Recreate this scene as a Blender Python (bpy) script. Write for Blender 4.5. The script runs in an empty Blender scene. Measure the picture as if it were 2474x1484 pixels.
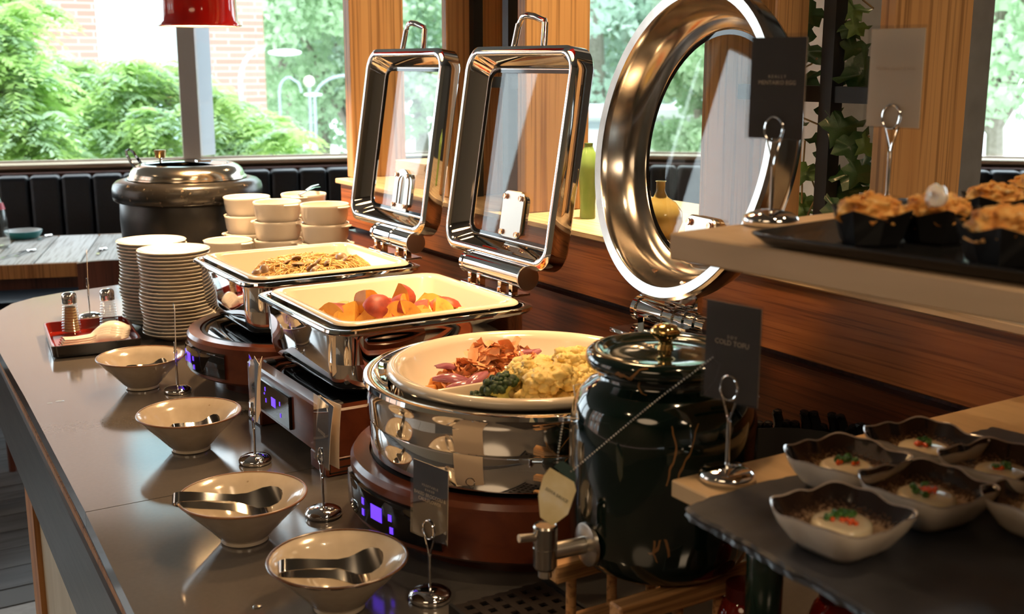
import bpy, bmesh, math, random
import numpy as np
from mathutils import Vector, Matrix, Euler, noise
R=math.radians; PI=math.pi
rnd=random.Random(7)
sc=bpy.context.scene
COL=sc.collection
# ---------------------------------------------------------------- camera
F=2760.; CXP=1237.; CYP=742.; PITCH=math.atan(592/2760.); YAW=R(31.6); CAMZ=1.48
FW=Vector((math.sin(YAW)*math.cos(PITCH),math.cos(YAW)*math.cos(PITCH),-math.sin(PITCH)))
RT=Vector((math.cos(YAW),-math.sin(YAW),0)); UP=RT.cross(FW)
CAM=Vector((0,0,CAMZ))
cd=bpy.data.cameras.new('camera'); cam=bpy.data.objects.new('camera',cd); COL.objects.link(cam)
m=Matrix((( RT.x,UP.x,-FW.x,0),(RT.y,UP.y,-FW.y,0),(RT.z,UP.z,-FW.z,CAMZ),(0,0,0,1)))
cam.matrix_world=m
cd.sensor_width=36; cd.lens=F/2474*36; cd.clip_start=.02; cd.clip_end=400
cd.dof.use_dof=True; cd.dof.focus_distance=1.75; cd.dof.aperture_fstop=8.0
sc.camera=cam
def ray(x,y): return FW+RT*((x-CXP)/F)-UP*((y-CYP)/F)
def at(x,y,z=.9):
    d=ray(x,y); return CAM+d*((z-CAMZ)/d.z)
def axx(x,y,X):
    d=ray(x,y); return CAM+d*(X/d.x)
def ad(x,y,D): return CAM+ray(x,y)*D
# ---------------------------------------------------------------- world, light, exposure
sc.view_settings.view_transform='Standard'; sc.view_settings.look='None'
sc.view_settings.gamma=1; sc.view_settings.use_curve_mapping=False
sc.view_settings.exposure=0.35
w=bpy.data.worlds.new('overcast_sky'); sc.world=w; w.use_nodes=True
nt=w.node_tree; bg=nt.nodes['Background']; bg.inputs[0].default_value=(.86,.94,1.0,1); bg.inputs[1].default_value=4.8
try:
    sc.cycles.max_bounces=12; sc.cycles.transparent_max_bounces=24; sc.cycles.glossy_bounces=6
    sc.cycles.transmission_bounces=8; sc.cycles.diffuse_bounces=4
    sc.cycles.caustics_reflective=False; sc.cycles.caustics_refractive=False
    sc.cycles.sample_clamp_indirect=6
except Exception: pass
def area(name,loc,rot,size,energy,color,sizey=None,parent=None,portal=False,spread=None):
    l=bpy.data.lights.new(name,'AREA'); l.energy=energy; l.color=color; l.size=size
    if sizey: l.shape='RECTANGLE'; l.size_y=sizey
    else: l.shape='DISK'
    if spread: l.spread=spread
    if portal: l.cycles.is_portal=True
    o=bpy.data.objects.new(name,l); COL.objects.link(o); o.location=loc; o.rotation_euler=rot
    if parent: o.parent=parent
    return o
WARM=(1,.60,.29)
# window corner and directions (two facets of the glass front)
KC=Vector((3.22,5.26,0)); UL=Vector((-.967,.2547,0)).normalized(); UR=Vector((.749,-.663,0)).normalized()
NL=Vector((.2547,.967,0)).normalized(); NR=Vector((.663,.749,0)).normalized()
def portal(c,n,wx,wz):
    q=(-n).to_track_quat('-Z','Z'); o=area('window_portal',c,(0,0,0),wx,1,(1,1,1),wz,portal=True)
    o.rotation_mode='QUATERNION'; o.rotation_quaternion=q
portal(KC+UL*3.0+NL*.05+Vector((0,0,1.9)),NL,6.0,1.8)
portal(KC+UR*2.1+NR*.05+Vector((0,0,1.9)),NR,4.2,1.8)
portal(Vector((-3.02,4.3,1.75)),Vector((-1,0,0)),2.2,2.1)
# unseen fill lights added under the ceiling, plus spots inferred from the bright ledge
area('fill_panel_light',(.5,-1.7,2.84),(0,0,0),.9,26,(1,.74,.48))  # added fill for the near faces of the wooden posts
area('fill_panel_light',(-1.7,-.5,2.84),(0,0,0),1.3,13,(1,.70,.42))  # added fill for the left faces of the shelf boards
for x,y,e in ((1.27,1.62,6),(1.22,2.30,3)): area('ledge_spot_light',(x,y,2.7),(0,0,0),.06,e,(1,.70,.36),spread=R(50))
for i,(x,y,e) in enumerate([(1.45,2.3,1.5),(1.6,2.2,2),(-1.3,.9,4),(1.6,.5,1.5),(2.6,3.4,4),(-1.5,3.0,5),(.75,.35,1.6)]):
    area('fill_spot_light',(x,y,2.86),(0,0,0),.09,e,(1,.72,.42),spread=R(110))  # unseen spots added as warm fill for room and foreground
# ---------------------------------------------------------------- materials
MATS={}
def newmat(n):
    m=bpy.data.materials.new(n); m.use_nodes=True; nt=m.node_tree
    b=nt.nodes['Principled BSDF']; return m,nt,b
def pbr(n,col,rough=.5,metal=0,spec=.5,coat=0,trans=0,ior=1.45,emit=None,es=0,sss=0,bump=0,bscale=200,sheen=0,alpha=1):
    if n in MATS: return MATS[n]
    m,nt,b=newmat(n); b.inputs['Base Color'].default_value=(*col,1); b.inputs['Roughness'].default_value=rough
    b.inputs['Metallic'].default_value=metal; b.inputs['Specular IOR Level'].default_value=spec
    b.inputs['Coat Weight'].default_value=coat; b.inputs['Coat Roughness'].default_value=.05
    b.inputs['Transmission Weight'].default_value=trans; b.inputs['IOR'].default_value=ior
    if emit: b.inputs['Emission Color'].default_value=(*emit,1); b.inputs['Emission Strength'].default_value=es
    if sss: b.inputs['Subsurface Weight'].default_value=sss; b.inputs['Subsurface Radius'].default_value=(.01,.006,.003)
    if bump:
        tc=nt.nodes.new('ShaderNodeTexCoord'); no=nt.nodes.new('ShaderNodeTexNoise'); no.inputs['Scale'].default_value=bscale
        bp=nt.nodes.new('ShaderNodeBump'); bp.inputs['Strength'].default_value=bump; bp.inputs['Distance'].default_value=.002
        nt.links.new(tc.outputs['Object'],no.inputs['Vector']); nt.links.new(no.outputs['Fac'],bp.inputs['Height']); nt.links.new(bp.outputs['Normal'],b.inputs['Normal'])
    MATS[n]=m; return m
def ramp(nt,fac,stops):
    r=nt.nodes.new('ShaderNodeValToRGB'); e=r.color_ramp.elements
    e[0].position=stops[0][0]; e[0].color=(*stops[0][1],1); e[1].position=stops[-1][0]; e[1].color=(*stops[-1][1],1)
    for p,c in stops[1:-1]:
        x=e.new(p); x.color=(*c,1)
    nt.links.new(fac,r.inputs['Fac']); return r.outputs['Color']
def wood(n,c1,c2,axis='Z',scale=(60,60,3),rough=.45,coat=0,pores=True):
    m,nt,b=newmat(n)
    tc=nt.nodes.new('ShaderNodeTexCoord'); mp=nt.nodes.new('ShaderNodeMapping')
    mp.inputs['Scale'].default_value={'Z':(scale[0],scale[0],scale[2]),'Y':(scale[0],scale[2],scale[0]),'X':(scale[2],scale[0],scale[0])}[axis]
    nt.links.new(tc.outputs['Object'],mp.inputs['Vector'])
    n1=nt.nodes.new('ShaderNodeTexNoise'); n1.inputs['Scale'].default_value=1; n1.inputs['Detail'].default_value=6; n1.inputs['Distortion'].default_value=.6
    nt.links.new(mp.outputs['Vector'],n1.inputs['Vector'])
    col=ramp(nt,n1.outputs['Fac'],[(.3,c1),(.62,c2)])
    if pores:
        mp2=nt.nodes.new('ShaderNodeMapping'); s=5
        mp2.inputs['Scale'].default_value=[v*s if v==scale[0] else v*2 for v in mp.inputs['Scale'].default_value]
        nt.links.new(tc.outputs['Object'],mp2.inputs['Vector'])
        n2=nt.nodes.new('ShaderNodeTexNoise'); n2.inputs['Scale'].default_value=1; n2.inputs['Detail'].default_value=3
        nt.links.new(mp2.outputs['Vector'],n2.inputs['Vector'])
        k=ramp(nt,n2.outputs['Fac'],[(.36,(.45,.4,.36)),(.5,(1,1,1))])
        mx=nt.nodes.new('ShaderNodeMix'); mx.data_type='RGBA'; mx.blend_type='MULTIPLY'; mx.inputs['Factor'].default_value=.8
        nt.links.new(col,mx.inputs['A']); nt.links.new(k,mx.inputs['B']); col=mx.outputs['Result']
    nt.links.new(col,b.inputs['Base Color']); b.inputs['Roughness'].default_value=rough; b.inputs['Coat Weight'].default_value=coat; b.inputs['Coat Roughness'].default_value=.12
    bp=nt.nodes.new('ShaderNodeBump'); bp.inputs['Strength'].default_value=.15; bp.inputs['Distance'].default_value=.001
    nt.links.new(n1.outputs['Fac'],bp.inputs['Height']); nt.links.new(bp.outputs['Normal'],b.inputs['Normal'])
    return m
def noisemat(n,stops,scale=8,rough=.6,detail=5,coat=0,bump=.2,bd=.002,stretch=(1,1,1),metal=0,sss=0,spec=.5,dist=0):
    m,nt,b=newmat(n); tc=nt.nodes.new('ShaderNodeTexCoord'); mp=nt.nodes.new('ShaderNodeMapping'); mp.inputs['Scale'].default_value=stretch
    no=nt.nodes.new('ShaderNodeTexNoise'); no.inputs['Scale'].default_value=scale; no.inputs['Detail'].default_value=detail; no.inputs['Distortion'].default_value=dist
    nt.links.new(tc.outputs['Object'],mp.inputs['Vector']); nt.links.new(mp.outputs['Vector'],no.inputs['Vector'])
    nt.links.new(ramp(nt,no.outputs['Fac'],stops),b.inputs['Base Color'])
    b.inputs['Roughness'].default_value=rough; b.inputs['Coat Weight'].default_value=coat; b.inputs['Metallic'].default_value=metal; b.inputs['Specular IOR Level'].default_value=spec
    if sss: b.inputs['Subsurface Weight'].default_value=sss; b.inputs['Subsurface Radius'].default_value=(.008,.005,.002)
    if bump:
        bp=nt.nodes.new('ShaderNodeBump'); bp.inputs['Strength'].default_value=bump; bp.inputs['Distance'].default_value=bd
        nt.links.new(no.outputs['Fac'],bp.inputs['Height']); nt.links.new(bp.outputs['Normal'],b.inputs['Normal'])
    return m
def thin_glass(n,tint,strength=1.0,ior=1.45):
    m=bpy.data.materials.new(n); m.use_nodes=True; nt=m.node_tree; nt.nodes.clear()
    o=nt.nodes.new('ShaderNodeOutputMaterial'); t=nt.nodes.new('ShaderNodeBsdfTransparent'); g=nt.nodes.new('ShaderNodeBsdfGlossy')
    t.inputs[0].default_value=(*tint,1); g.inputs['Roughness'].default_value=.0; g.inputs[0].default_value=(1,1,1,1)
    f=nt.nodes.new('ShaderNodeFresnel'); ge=nt.nodes.new('ShaderNodeNewGeometry'); mr=nt.nodes.new('ShaderNodeMapRange')
    mr.inputs['To Min'].default_value=ior; mr.inputs['To Max'].default_value=1/ior; nt.links.new(ge.outputs['Backfacing'],mr.inputs['Value']); nt.links.new(mr.outputs['Result'],f.inputs[0])
    mu=nt.nodes.new('ShaderNodeMath'); mu.operation='MULTIPLY'; mu.inputs[1].default_value=strength
    mx=nt.nodes.new('ShaderNodeMixShader'); nt.links.new(f.outputs[0],mu.inputs[0]); nt.links.new(mu.outputs[0],mx.inputs[0])
    nt.links.new(t.outputs[0],mx.inputs[1]); nt.links.new(g.outputs[0],mx.inputs[2]); nt.links.new(mx.outputs[0],o.inputs[0])
    return m
oak_post=wood('oak_post',(.56,.31,.13),(.64,.38,.17),'Z',(30,30,1.0),.5)
oak_red=wood('oak_panel',(.27,.085,.025),(.42,.15,.045),'Y',(45,45,2.2),.42)
wood_light=wood('light_board',(.60,.40,.22),(.70,.48,.28),'Y',(40,40,1.5),.5,0,False)
wood_pine=wood('pine',(.60,.30,.11),(.74,.42,.18),'X',(40,40,3),.5)
wood_mahog=wood('mahogany',(.10,.020,.009),(.17,.042,.016),'Y',(40,40,3),.3,.25,False)
wood_apron=wood('apron_wood',(.032,.026,.022),(.062,.053,.046),'Y',(60,60,2),.38)
wood_orange=wood('orange_wood',(.42,.17,.05),(.55,.25,.08),'Z',(30,30,2),.5)
wood_chair=wood('chair_wood',(.07,.02,.012),(.12,.035,.02),'Z',(30,30,2),.35)
chrome=pbr('chrome',(.86,.85,.84),.035,1)
steel=noisemat('brushed_steel',[(.3,(.36,.33,.30)),(.7,(.46,.43,.39))],30,.17,3,0,.02,.0005,(1,1,1),1)
steel_s=pbr('satin_steel',(.56,.52,.46),.28,1); steel_in=pbr('dull_inner_steel',(.40,.34,.28),.22,1)
gold=pbr('brass',(.85,.58,.22),.12,1)
knobm=pbr('bronze_knob',(.45,.33,.16),.3,1)
copper=pbr('copper_screw',(.72,.42,.27),.2,1)
ceramic=pbr('white_ceramic',(.72,.62,.48),.14,0,.5,.5)
porcelain=pbr('porcelain',(.88,.83,.75),.18,0,.5,.4)
stonew=noisemat('stoneware',[(.25,(.20,.11,.05)),(.29,(.56,.47,.35)),(.7,(.63,.54,.42))],55,.16,2,.6,.02,.0005)
rimbrown=pbr('rim_brown',(.24,.11,.045),.3,0,.5,.4)
blackp=pbr('black_plastic',(.012,.012,.013),.22)
blackm=pbr('black_matte',(.02,.018,.017),.5)
blackg=pbr('black_glass',(.006,.006,.007),.04)
rubber=pbr('rubber',(.01,.01,.01),.6)
kettle_m=noisemat('kettle_enamel',[(.3,(.008,.008,.008)),(.7,(.016,.015,.014))],30,.35,4,0,.12,.001)
torus_m=noisemat('worn_rim',[(.56,(.012,.011,.010)),(.66,(.02,.018,.015)),(.74,(.22,.17,.12))],70,.25,6,0,.2,.001)
leather=noisemat('black_leather',[(.3,(.006,.008,.013)),(.7,(.012,.015,.024))],120,.42,4,0,.15,.001)
red_en=pbr('red_enamel',(.62,.012,.008),.12,0,.5,.7)
white_in=pbr('lamp_inner_white',(.9,.86,.78),.4)
bulb_m=pbr('bulb_glow',(1,.9,.7),.3,emit=(1,.68,.36),es=30)
glass=thin_glass('clear_glass',(.93,.95,.95),1.2)
glasstea=thin_glass('lid_glass',(.88,.88,.85),.6)
wing=thin_glass('window_glass',(.95,.985,.99),.8)
acryl=thin_glass('acrylic',(.9,.9,.9),1.0)
red_lac=pbr('red_lacquer',(.24,.015,.008),.15,0,.5,.5)
iron=pbr('black_steel',(.022,.025,.03),.4,.3)
jar_green=None
concrete=noisemat('concrete',[(.3,(.55,.56,.57)),(.7,(.68,.69,.70))],14,.8,6,0,.25,.004)
paper_dark=pbr('dark_card',(.055,.045,.045),.5)
paper_w=pbr('white_card',(.90,.77,.62),.6)
ink=pbr('card_lettering',(.85,.68,.50),.6)
ink2=pbr('tag_lettering',(.06,.07,.06),.6)
purple=pbr('violet_display',(.1,.05,.3),.4,emit=(.13,.04,1),es=1.3)
ceil_m=pbr('ceiling_paint',(.22,.20,.18),.8)
wall_m=pbr('wall_paint',(.32,.25,.19),.8)
alu=pbr('window_frame_alu',(.62,.52,.45),.45)
alu_o=pbr('sky_sheen_tint',(.62,.68,.76),.4)  # pale blue of reflected sky put into the colour
sillm=wood('sill_wood',(.66,.50,.33),(.78,.62,.44),'X',(20,20,2),.4)
def counter_mat():
    m,nt,b=newmat('grey_laminate'); tc=nt.nodes.new('ShaderNodeTexCoord')
    no=nt.nodes.new('ShaderNodeTexNoise'); no.inputs['Scale'].default_value=160; no.inputs['Detail'].default_value=3
    n2=nt.nodes.new('ShaderNodeTexNoise'); n2.inputs['Scale'].default_value=5; n2.inputs['Detail'].default_value=4
    nt.links.new(tc.outputs['Object'],no.inputs['Vector']); nt.links.new(tc.outputs['Object'],n2.inputs['Vector'])
    nt.links.new(ramp(nt,no.outputs['Fac'],[(.3,(.130,.115,.104)),(.7,(.138,.122,.110))]),b.inputs['Base Color'])
    r=nt.nodes.new('ShaderNodeMapRange'); r.inputs['To Min'].default_value=.07; r.inputs['To Max'].default_value=.15
    nt.links.new(n2.outputs['Fac'],r.inputs['Value']); nt.links.new(r.outputs['Result'],b.inputs['Roughness'])
    b.inputs['Specular IOR Level'].default_value=.5; b.inputs['IOR'].default_value=1.85
    return m
laminate=counter_mat()
def jar_mat():
    m,nt,b=newmat('green_marble_glaze'); tc=nt.nodes.new('ShaderNodeTexCoord')
    mp=nt.nodes.new('ShaderNodeMapping'); mp.inputs['Scale'].default_value=(1,1,.45); mp.inputs['Rotation'].default_value=(.3,.5,0)
    no=nt.nodes.new('ShaderNodeTexNoise'); no.inputs['Scale'].default_value=10; no.inputs['Detail'].default_value=4
    ad_=nt.nodes.new('ShaderNodeVectorMath'); ad_.operation='MULTIPLY_ADD'; ad_.inputs[1].default_value=(.06,.06,.06)
    vo=nt.nodes.new('ShaderNodeTexVoronoi'); vo.feature='DISTANCE_TO_EDGE'; vo.inputs['Scale'].default_value=13
    nt.links.new(tc.outputs['Object'],mp.inputs['Vector']); nt.links.new(mp.outputs['Vector'],no.inputs['Vector'])
    nt.links.new(no.outputs['Color'],ad_.inputs[0]); nt.links.new(mp.outputs['Vector'],ad_.inputs[2]); nt.links.new(ad_.outputs[0],vo.inputs['Vector'])
    n2=nt.nodes.new('ShaderNodeTexNoise'); n2.inputs['Scale'].default_value=14; nt.links.new(tc.outputs['Object'],n2.inputs['Vector'])
    lt=nt.nodes.new('ShaderNodeMath'); lt.operation='LESS_THAN'; lt.inputs[1].default_value=.007; nt.links.new(vo.outputs['Distance'],lt.inputs[0])
    gt=nt.nodes.new('ShaderNodeMath'); gt.operation='GREATER_THAN'; gt.inputs[1].default_value=.57; nt.links.new(n2.outputs['Fac'],gt.inputs[0])
    mu=nt.nodes.new('ShaderNodeMath'); mu.operation='MULTIPLY'; nt.links.new(lt.outputs[0],mu.inputs[0]); nt.links.new(gt.outputs[0],mu.inputs[1])
    mx=nt.nodes.new('ShaderNodeMix'); mx.data_type='RGBA'; mx.inputs['A'].default_value=(.002,.010,.007,1); mx.inputs['B'].default_value=(.30,.14,.045,1)
    nt.links.new(mu.outputs[0],mx.inputs['Factor']); nt.links.new(mx.outputs['Result'],b.inputs['Base Color'])
    b.inputs['Roughness'].default_value=.09; b.inputs['Coat Weight'].default_value=.6; b.inputs['Coat Roughness'].default_value=.03
    return m
jar_green=jar_mat()
def brick_mat():
    m,nt,b=newmat('far_brick'); tc=nt.nodes.new('ShaderNodeTexCoord'); mp=nt.nodes.new('ShaderNodeMapping'); mp.inputs['Rotation'].default_value=(R(90),0,0)
    br=nt.nodes.new('ShaderNodeTexBrick'); br.inputs['Scale'].default_value=1.0
    br.inputs['Brick Width'].default_value=.5; br.inputs['Row Height'].default_value=.11; br.inputs['Mortar Size'].default_value=.012
    br.inputs['Color1'].default_value=(.33,.19,.14,1); br.inputs['Color2'].default_value=(.39,.25,.20,1); br.inputs['Mortar'].default_value=(.44,.36,.32,1)
    nt.links.new(tc.outputs['Object'],mp.inputs['Vector']); nt.links.new(mp.outputs['Vector'],br.inputs['Vector']); nt.links.new(br.outputs['Color'],b.inputs['Base Color']); b.inputs['Roughness'].default_value=.8
    return m
# ---------------------------------------------------------------- mesh helpers
class MB:
    def __init__(s,T=None): s.v=[]; s.f=[]; s.mi=[]; s.T=T or Matrix(); s.cur=0
    def add(s,vs,fs):
        b=len(s.v); T=s.T
        s.v+= [tuple(T@Vector(p)) for p in vs]
        for f in fs: s.f.append(tuple(b+i for i in f)); s.mi.append(s.cur)
        return s
    def box(s,c,sz,rz=0,M=None):
        hx,hy,hz=[k/2 for k in sz]; q=Matrix.Rotation(rz,3,'Z') if M is None else M
        vs=[Vector(c)+q@Vector((x*hx,y*hy,z*hz)) for x in(-1,1) for y in(-1,1) for z in(-1,1)]
        s.add(vs,[(0,1,3,2),(4,6,7,5),(0,4,5,1),(2,3,7,6),(0,2,6,4),(1,5,7,3)]); return s
    def bbox(s,c,sz,bev,seg=2,rz=0,M=None):
        bm=bmesh.new(); bmesh.ops.create_cube(bm,size=1)
        for v in bm.verts: v.co=Vector((v.co.x*sz[0],v.co.y*sz[1],v.co.z*sz[2]))
        bmesh.ops.bevel(bm,geom=list(bm.edges),offset=bev,segments=seg,profile=.5,affect='EDGES')
        q=Matrix.Rotation(rz,3,'Z') if M is None else M
        s.add([Vector(c)+q@v.co for v in bm.verts],[[v.index for v in f.verts] for f in bm.faces]); bm.free(); return s
    def lathe(s,pr,seg=48,c=(0,0,0),cap0=False,cap1=False,a0=0,a1=2*PI,wob=None):
        vs=[];fs=[];full=abs(a1-a0-2*PI)<1e-6; n=seg if full else seg+1
        for (r,z) in pr:
            for i in range(n):
                a=a0+(a1-a0)*i/seg; rr=r*(1+(wob(a,z) if wob else 0)); vs.append((c[0]+rr*math.cos(a),c[1]+rr*math.sin(a),c[2]+z))
        for j in range(len(pr)-1):
            for i in range(seg):
                k=(i+1)%n; fs.append((j*n+i,j*n+k,(j+1)*n+k,(j+1)*n+i))
        if cap0: fs.append(tuple(range(n-1,-1,-1)))
        if cap1: fs.append(tuple((len(pr)-1)*n+i for i in range(n)))
        s.add(vs,fs); return s
    def tube(s,pts,r,seg=8,closed=False,caps=True,flat=1,up=None):
        pts=[Vector(p) for p in pts]; n=len(pts); rs=r if isinstance(r,(list,tuple)) else [r]*n
        vs=[];fs=[]; prev=None
        for i,p in enumerate(pts):
            if closed: t=(pts[(i+1)%n]-pts[i-1])
            else: t=pts[min(i+1,n-1)]-pts[max(i-1,0)]
            t.normalize()
            if up is not None: u=Vector(up)
            elif prev is None: u=Vector((0,0,1)) if abs(t.z)<.9 else Vector((1,0,0))
            else: u=prev
            a=(u-t*u.dot(t)).normalized(); prev=a; b=t.cross(a)
            for k in range(seg):
                an=2*PI*k/seg; vs.append(p+a*(math.cos(an)*rs[i]*flat)+b*(math.sin(an)*rs[i]))
        m_=n if closed else n-1
        for i in range(m_):
            j=(i+1)%n
            for k in range(seg):
                l=(k+1)%seg; fs.append((i*seg+k,i*seg+l,j*seg+l,j*seg+k))
        if caps and not closed:
            fs.append(tuple(range(seg-1,-1,-1))); fs.append(tuple((n-1)*seg+k for k in range(seg)))
        s.add(vs,fs); return s
    def cyl(s,p0,p1,r,seg=24,r1=None): return s.tube([p0,p1],[r,r1 if r1 is not None else r],seg)
    def rloft(s,rings,n=7,cap0=False,cap1=False,closed=False):
        # rings: (hx,hy,corner_radius,z)
        vs=[];fs=[];N=4*n
        for (hx,hy,r,z) in rings:
            r=min(r,hx,hy)
            for q,(sx,sy) in enumerate(((1,1),(-1,1),(-1,-1),(1,-1))):
                for i in range(n):
                    a=q*PI/2+PI/2*i/(n-1); vs.append((sx*(hx-r)+r*math.cos(a),sy*(hy-r)+r*math.sin(a),z))
        L=len(rings)
        for j in range(L if closed else L-1):
            k=(j+1)%L
            for i in range(N):
                l=(i+1)%N; fs.append((j*N+i,j*N+l,k*N+l,k*N+i))
        if cap0: fs.append(tuple(range(N-1,-1,-1)))
        if cap1: fs.append(tuple((L-1)*N+i for i in range(N)))
        s.add(vs,fs); return s
    def prism(s,poly,z0,z1):
        n=len(poly); vs=[(x,y,z0) for x,y in poly]+[(x,y,z1) for x,y in poly]
        fs=[tuple(range(n-1,-1,-1)),tuple(range(n,2*n))]+[(i,(i+1)%n,n+(i+1)%n,n+i) for i in range(n)]
        s.add(vs,fs); return s
    def ribbon(s,pts,w,side,th=.001):
        # flat band along pts, widths w, side direction per point
        vs=[];fs=[];n=len(pts); P=[Vector(p) for p in pts]
        for i,p in enumerate(P):
            t=(P[min(i+1,n-1)]-P[max(i-1,0)]).normalized(); sd=Vector(side[i] if isinstance(side[0],(tuple,list,Vector)) else side)
            sd=(sd-t*sd.dot(t)).normalized(); nn=t.cross(sd)*th/2; h=sd*(w[i]/2 if isinstance(w,(list,tuple)) else w/2)
            vs+=[p-h-nn,p+h-nn,p+h+nn,p-h+nn]
        for i in range(n-1):
            for k in range(4): l=(k+1)%4; fs.append((i*4+k,i*4+l,(i+1)*4+l,(i+1)*4+k))
        fs+=[(3,2,1,0),tuple((n-1)*4+k for k in range(4))]
        s.add(vs,fs); return s
    def ico(s,c,r,sub=1,sc_=(1,1,1),disp=0,seed=0,fr=3,M=None):
        bm=bmesh.new(); bmesh.ops.create_icosphere(bm,subdivisions=sub,radius=1)
        vs=[]
        for v in bm.verts:
            d=1+disp*noise.noise(v.co*fr+Vector((seed,seed*1.7,-seed))) if disp else 1
            p=Vector((v.co.x*sc_[0],v.co.y*sc_[1],v.co.z*sc_[2]))*r*d
            if M is not None: p=M@p
            vs.append(Vector(c)+p)
        s.add(vs,[[v.index for v in f.verts] for f in bm.faces]); bm.free(); return s
    def mesh(s,name,mats,smooth=True,sharp=35):
        me=bpy.data.meshes.new(name); me.from_pydata(s.v,[],s.f)
        for mm in (mats if isinstance(mats,(list,tuple)) else [mats]): me.materials.append(mm)
        me.polygons.foreach_set('material_index',s.mi)
        bm=bmesh.new(); bm.from_mesh(me); bmesh.ops.recalc_face_normals(bm,faces=bm.faces); bm.to_mesh(me); bm.free()
        if smooth:
            me.polygons.foreach_set('use_smooth',[True]*len(me.polygons)); me.set_sharp_from_angle(angle=R(sharp))
        me.update(); return me
    def build(s,name,mats,parent=None,smooth=True,sharp=35,loc=None,rz=0,kind=None):
        o=bpy.data.objects.new(name,s.mesh(name,mats,smooth,sharp)); COL.objects.link(o)
        if parent: o.parent=parent
        if loc is not None: o.location=loc
        if rz: o.rotation_euler=(0,0,rz)
        if kind: o['kind']=kind
        return o
ORD=['topmost','second','third','fourth','fifth','sixth','seventh','eighth','ninth','tenth','eleventh','twelfth','thirteenth','fourteenth','fifteenth','sixteenth','seventeenth','eighteenth','nineteenth','twentieth','twenty-first','twenty-second','twenty-third','twenty-fourth']
def nth(k,n,a,b): return (ORD[0]+' '+a+' of the '+b) if k==0 else ('lowest '+a+' of the '+b) if k==n-1 else (ORD[k]+' '+a+' from the top of the '+b)
def tag(o,label,cat,group=None,kind=None):
    if kind!='structure': o['label']=label; o['category']=cat
    if group: o['group']=group
    if kind: o['kind']=kind
    return o
def thing(name,label,cat,loc=(0,0,0),rz=0,group=None,kind=None):
    o=bpy.data.objects.new(name,None); COL.objects.link(o); o.location=loc; o.rotation_euler=(0,0,rz); o.empty_display_size=.02
    return tag(o,label,cat,group,kind)
KIDS={}
def dup(o,parent=None,loc=None,rz=None,label=None,group=None):
    c=o.copy(); COL.objects.link(c)
    if parent is not None: c.parent=parent
    if loc is not None: c.location=loc
    if rz is not None: c.rotation_euler=(0,0,rz)
    if label: c['label']=label
    if group: c['group']=group
    for ch in list(o.children): dup(ch,c)
    return c
def text(parent,s,mat,size,M,name='lettering',ext=.0002):
    cu=bpy.data.curves.new(name,'FONT'); cu.body=s; cu.size=size; cu.align_x='CENTER'; cu.align_y='CENTER'; cu.extrude=ext; cu.resolution_u=2
    ob=bpy.data.objects.new('tmp',cu); COL.objects.link(ob)
    dg=bpy.context.evaluated_depsgraph_get(); me=bpy.data.meshes.new_from_object(ob.evaluated_get(dg)); bpy.data.objects.remove(ob)
    me.transform(M); me.materials.clear(); me.materials.append(mat)
    o=bpy.data.objects.new(name,me); COL.objects.link(o); o.parent=parent; return o
def V(*a): return Vector(a)
# ================================================================ ROOM SHELL
tile=noisemat('grey_floor',[(.3,(.075,.07,.068)),(.7,(.11,.105,.10))],6,.35,5)
floor=MB().box((2,1.5,-.06),(11,12,.1)).build('floor',tile,None,False); floor['kind']='structure'
plank_m=wood('floor_plank',(.07,.068,.07),(.13,.125,.125),'X',(14,14,1.5),.35)
pm=MB().box((0,0,0),(1.18,.142,.012)).mesh('plank',plank_m,False)
n=0
for j in range(22):
    for i in range(4):
        x=-2.4+i*1.19+(j%3)*.4; y=3.42+j*.146
        o=bpy.data.objects.new('plank',pm); COL.objects.link(o); o.parent=floor
        o.location=(x,y,-.005); 
stone=noisemat('beige_tile',[(.3,(.30,.28,.26)),(.7,(.38,.36,.34))],30,.4,4)
tm=MB().box((0,0,0),(.58,.58,.012)).mesh('tile',stone,False)
for i in range(5):
    for j in range(3):
        o=bpy.data.objects.new('tile',tm); COL.objects.link(o); o.parent=floor; o.location=(-1.6+i*.59,2.93-j*.59,-.005)
edge=MB().box((0,3.285,-.005),(4,.11,.012)).build('threshold_strip',pbr('strip',(.12,.115,.11),.6),floor,False)
c=MB().prism([(-3.1,-4.1),(7.05,-4.1),(7.05,1.90),tuple((KC+NR*.27)[:2]),tuple((KC+NL*.27)[:2]),(-3.1,7.17)],2.9,3.0).build('ceiling',ceil_m,None,False); c['kind']='structure'
b=MB().box((2,-4.05,1.45),(10,.1,3)).build('wall_rear',wall_m,None,False); b['kind']='structure'
b=MB(); b.box((7.0,-.85,1.45),(.1,6.4,3)); b=b.build('wall_right',wall_m,None,False); b['kind']='structure'
b=MB(); b.box((-3.05,1.4,.33),(.1,11,.66)); b.box((-3.05,1.4,2.88),(.1,11,.14)); b.box((-3.05,-.45,1.75),(.1,7.3,2.12)); b.box((-3.05,6.2,1.75),(.1,1.6,2.12))
b=b.build('wall_left',wall_m,None,False); b['kind']='structure'
wl=thing('window_3','','',(0,0,0),kind='structure')
for k in range(2): MB().box((-3.05,4.0+k*.9,1.74),(.1,.09,2.1)).build('mullion',alu,wl,False)
MB().box((-3.06,4.3,1.74),(.008,2.2,2.1)).build('pane',wing,wl,False)
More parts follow.
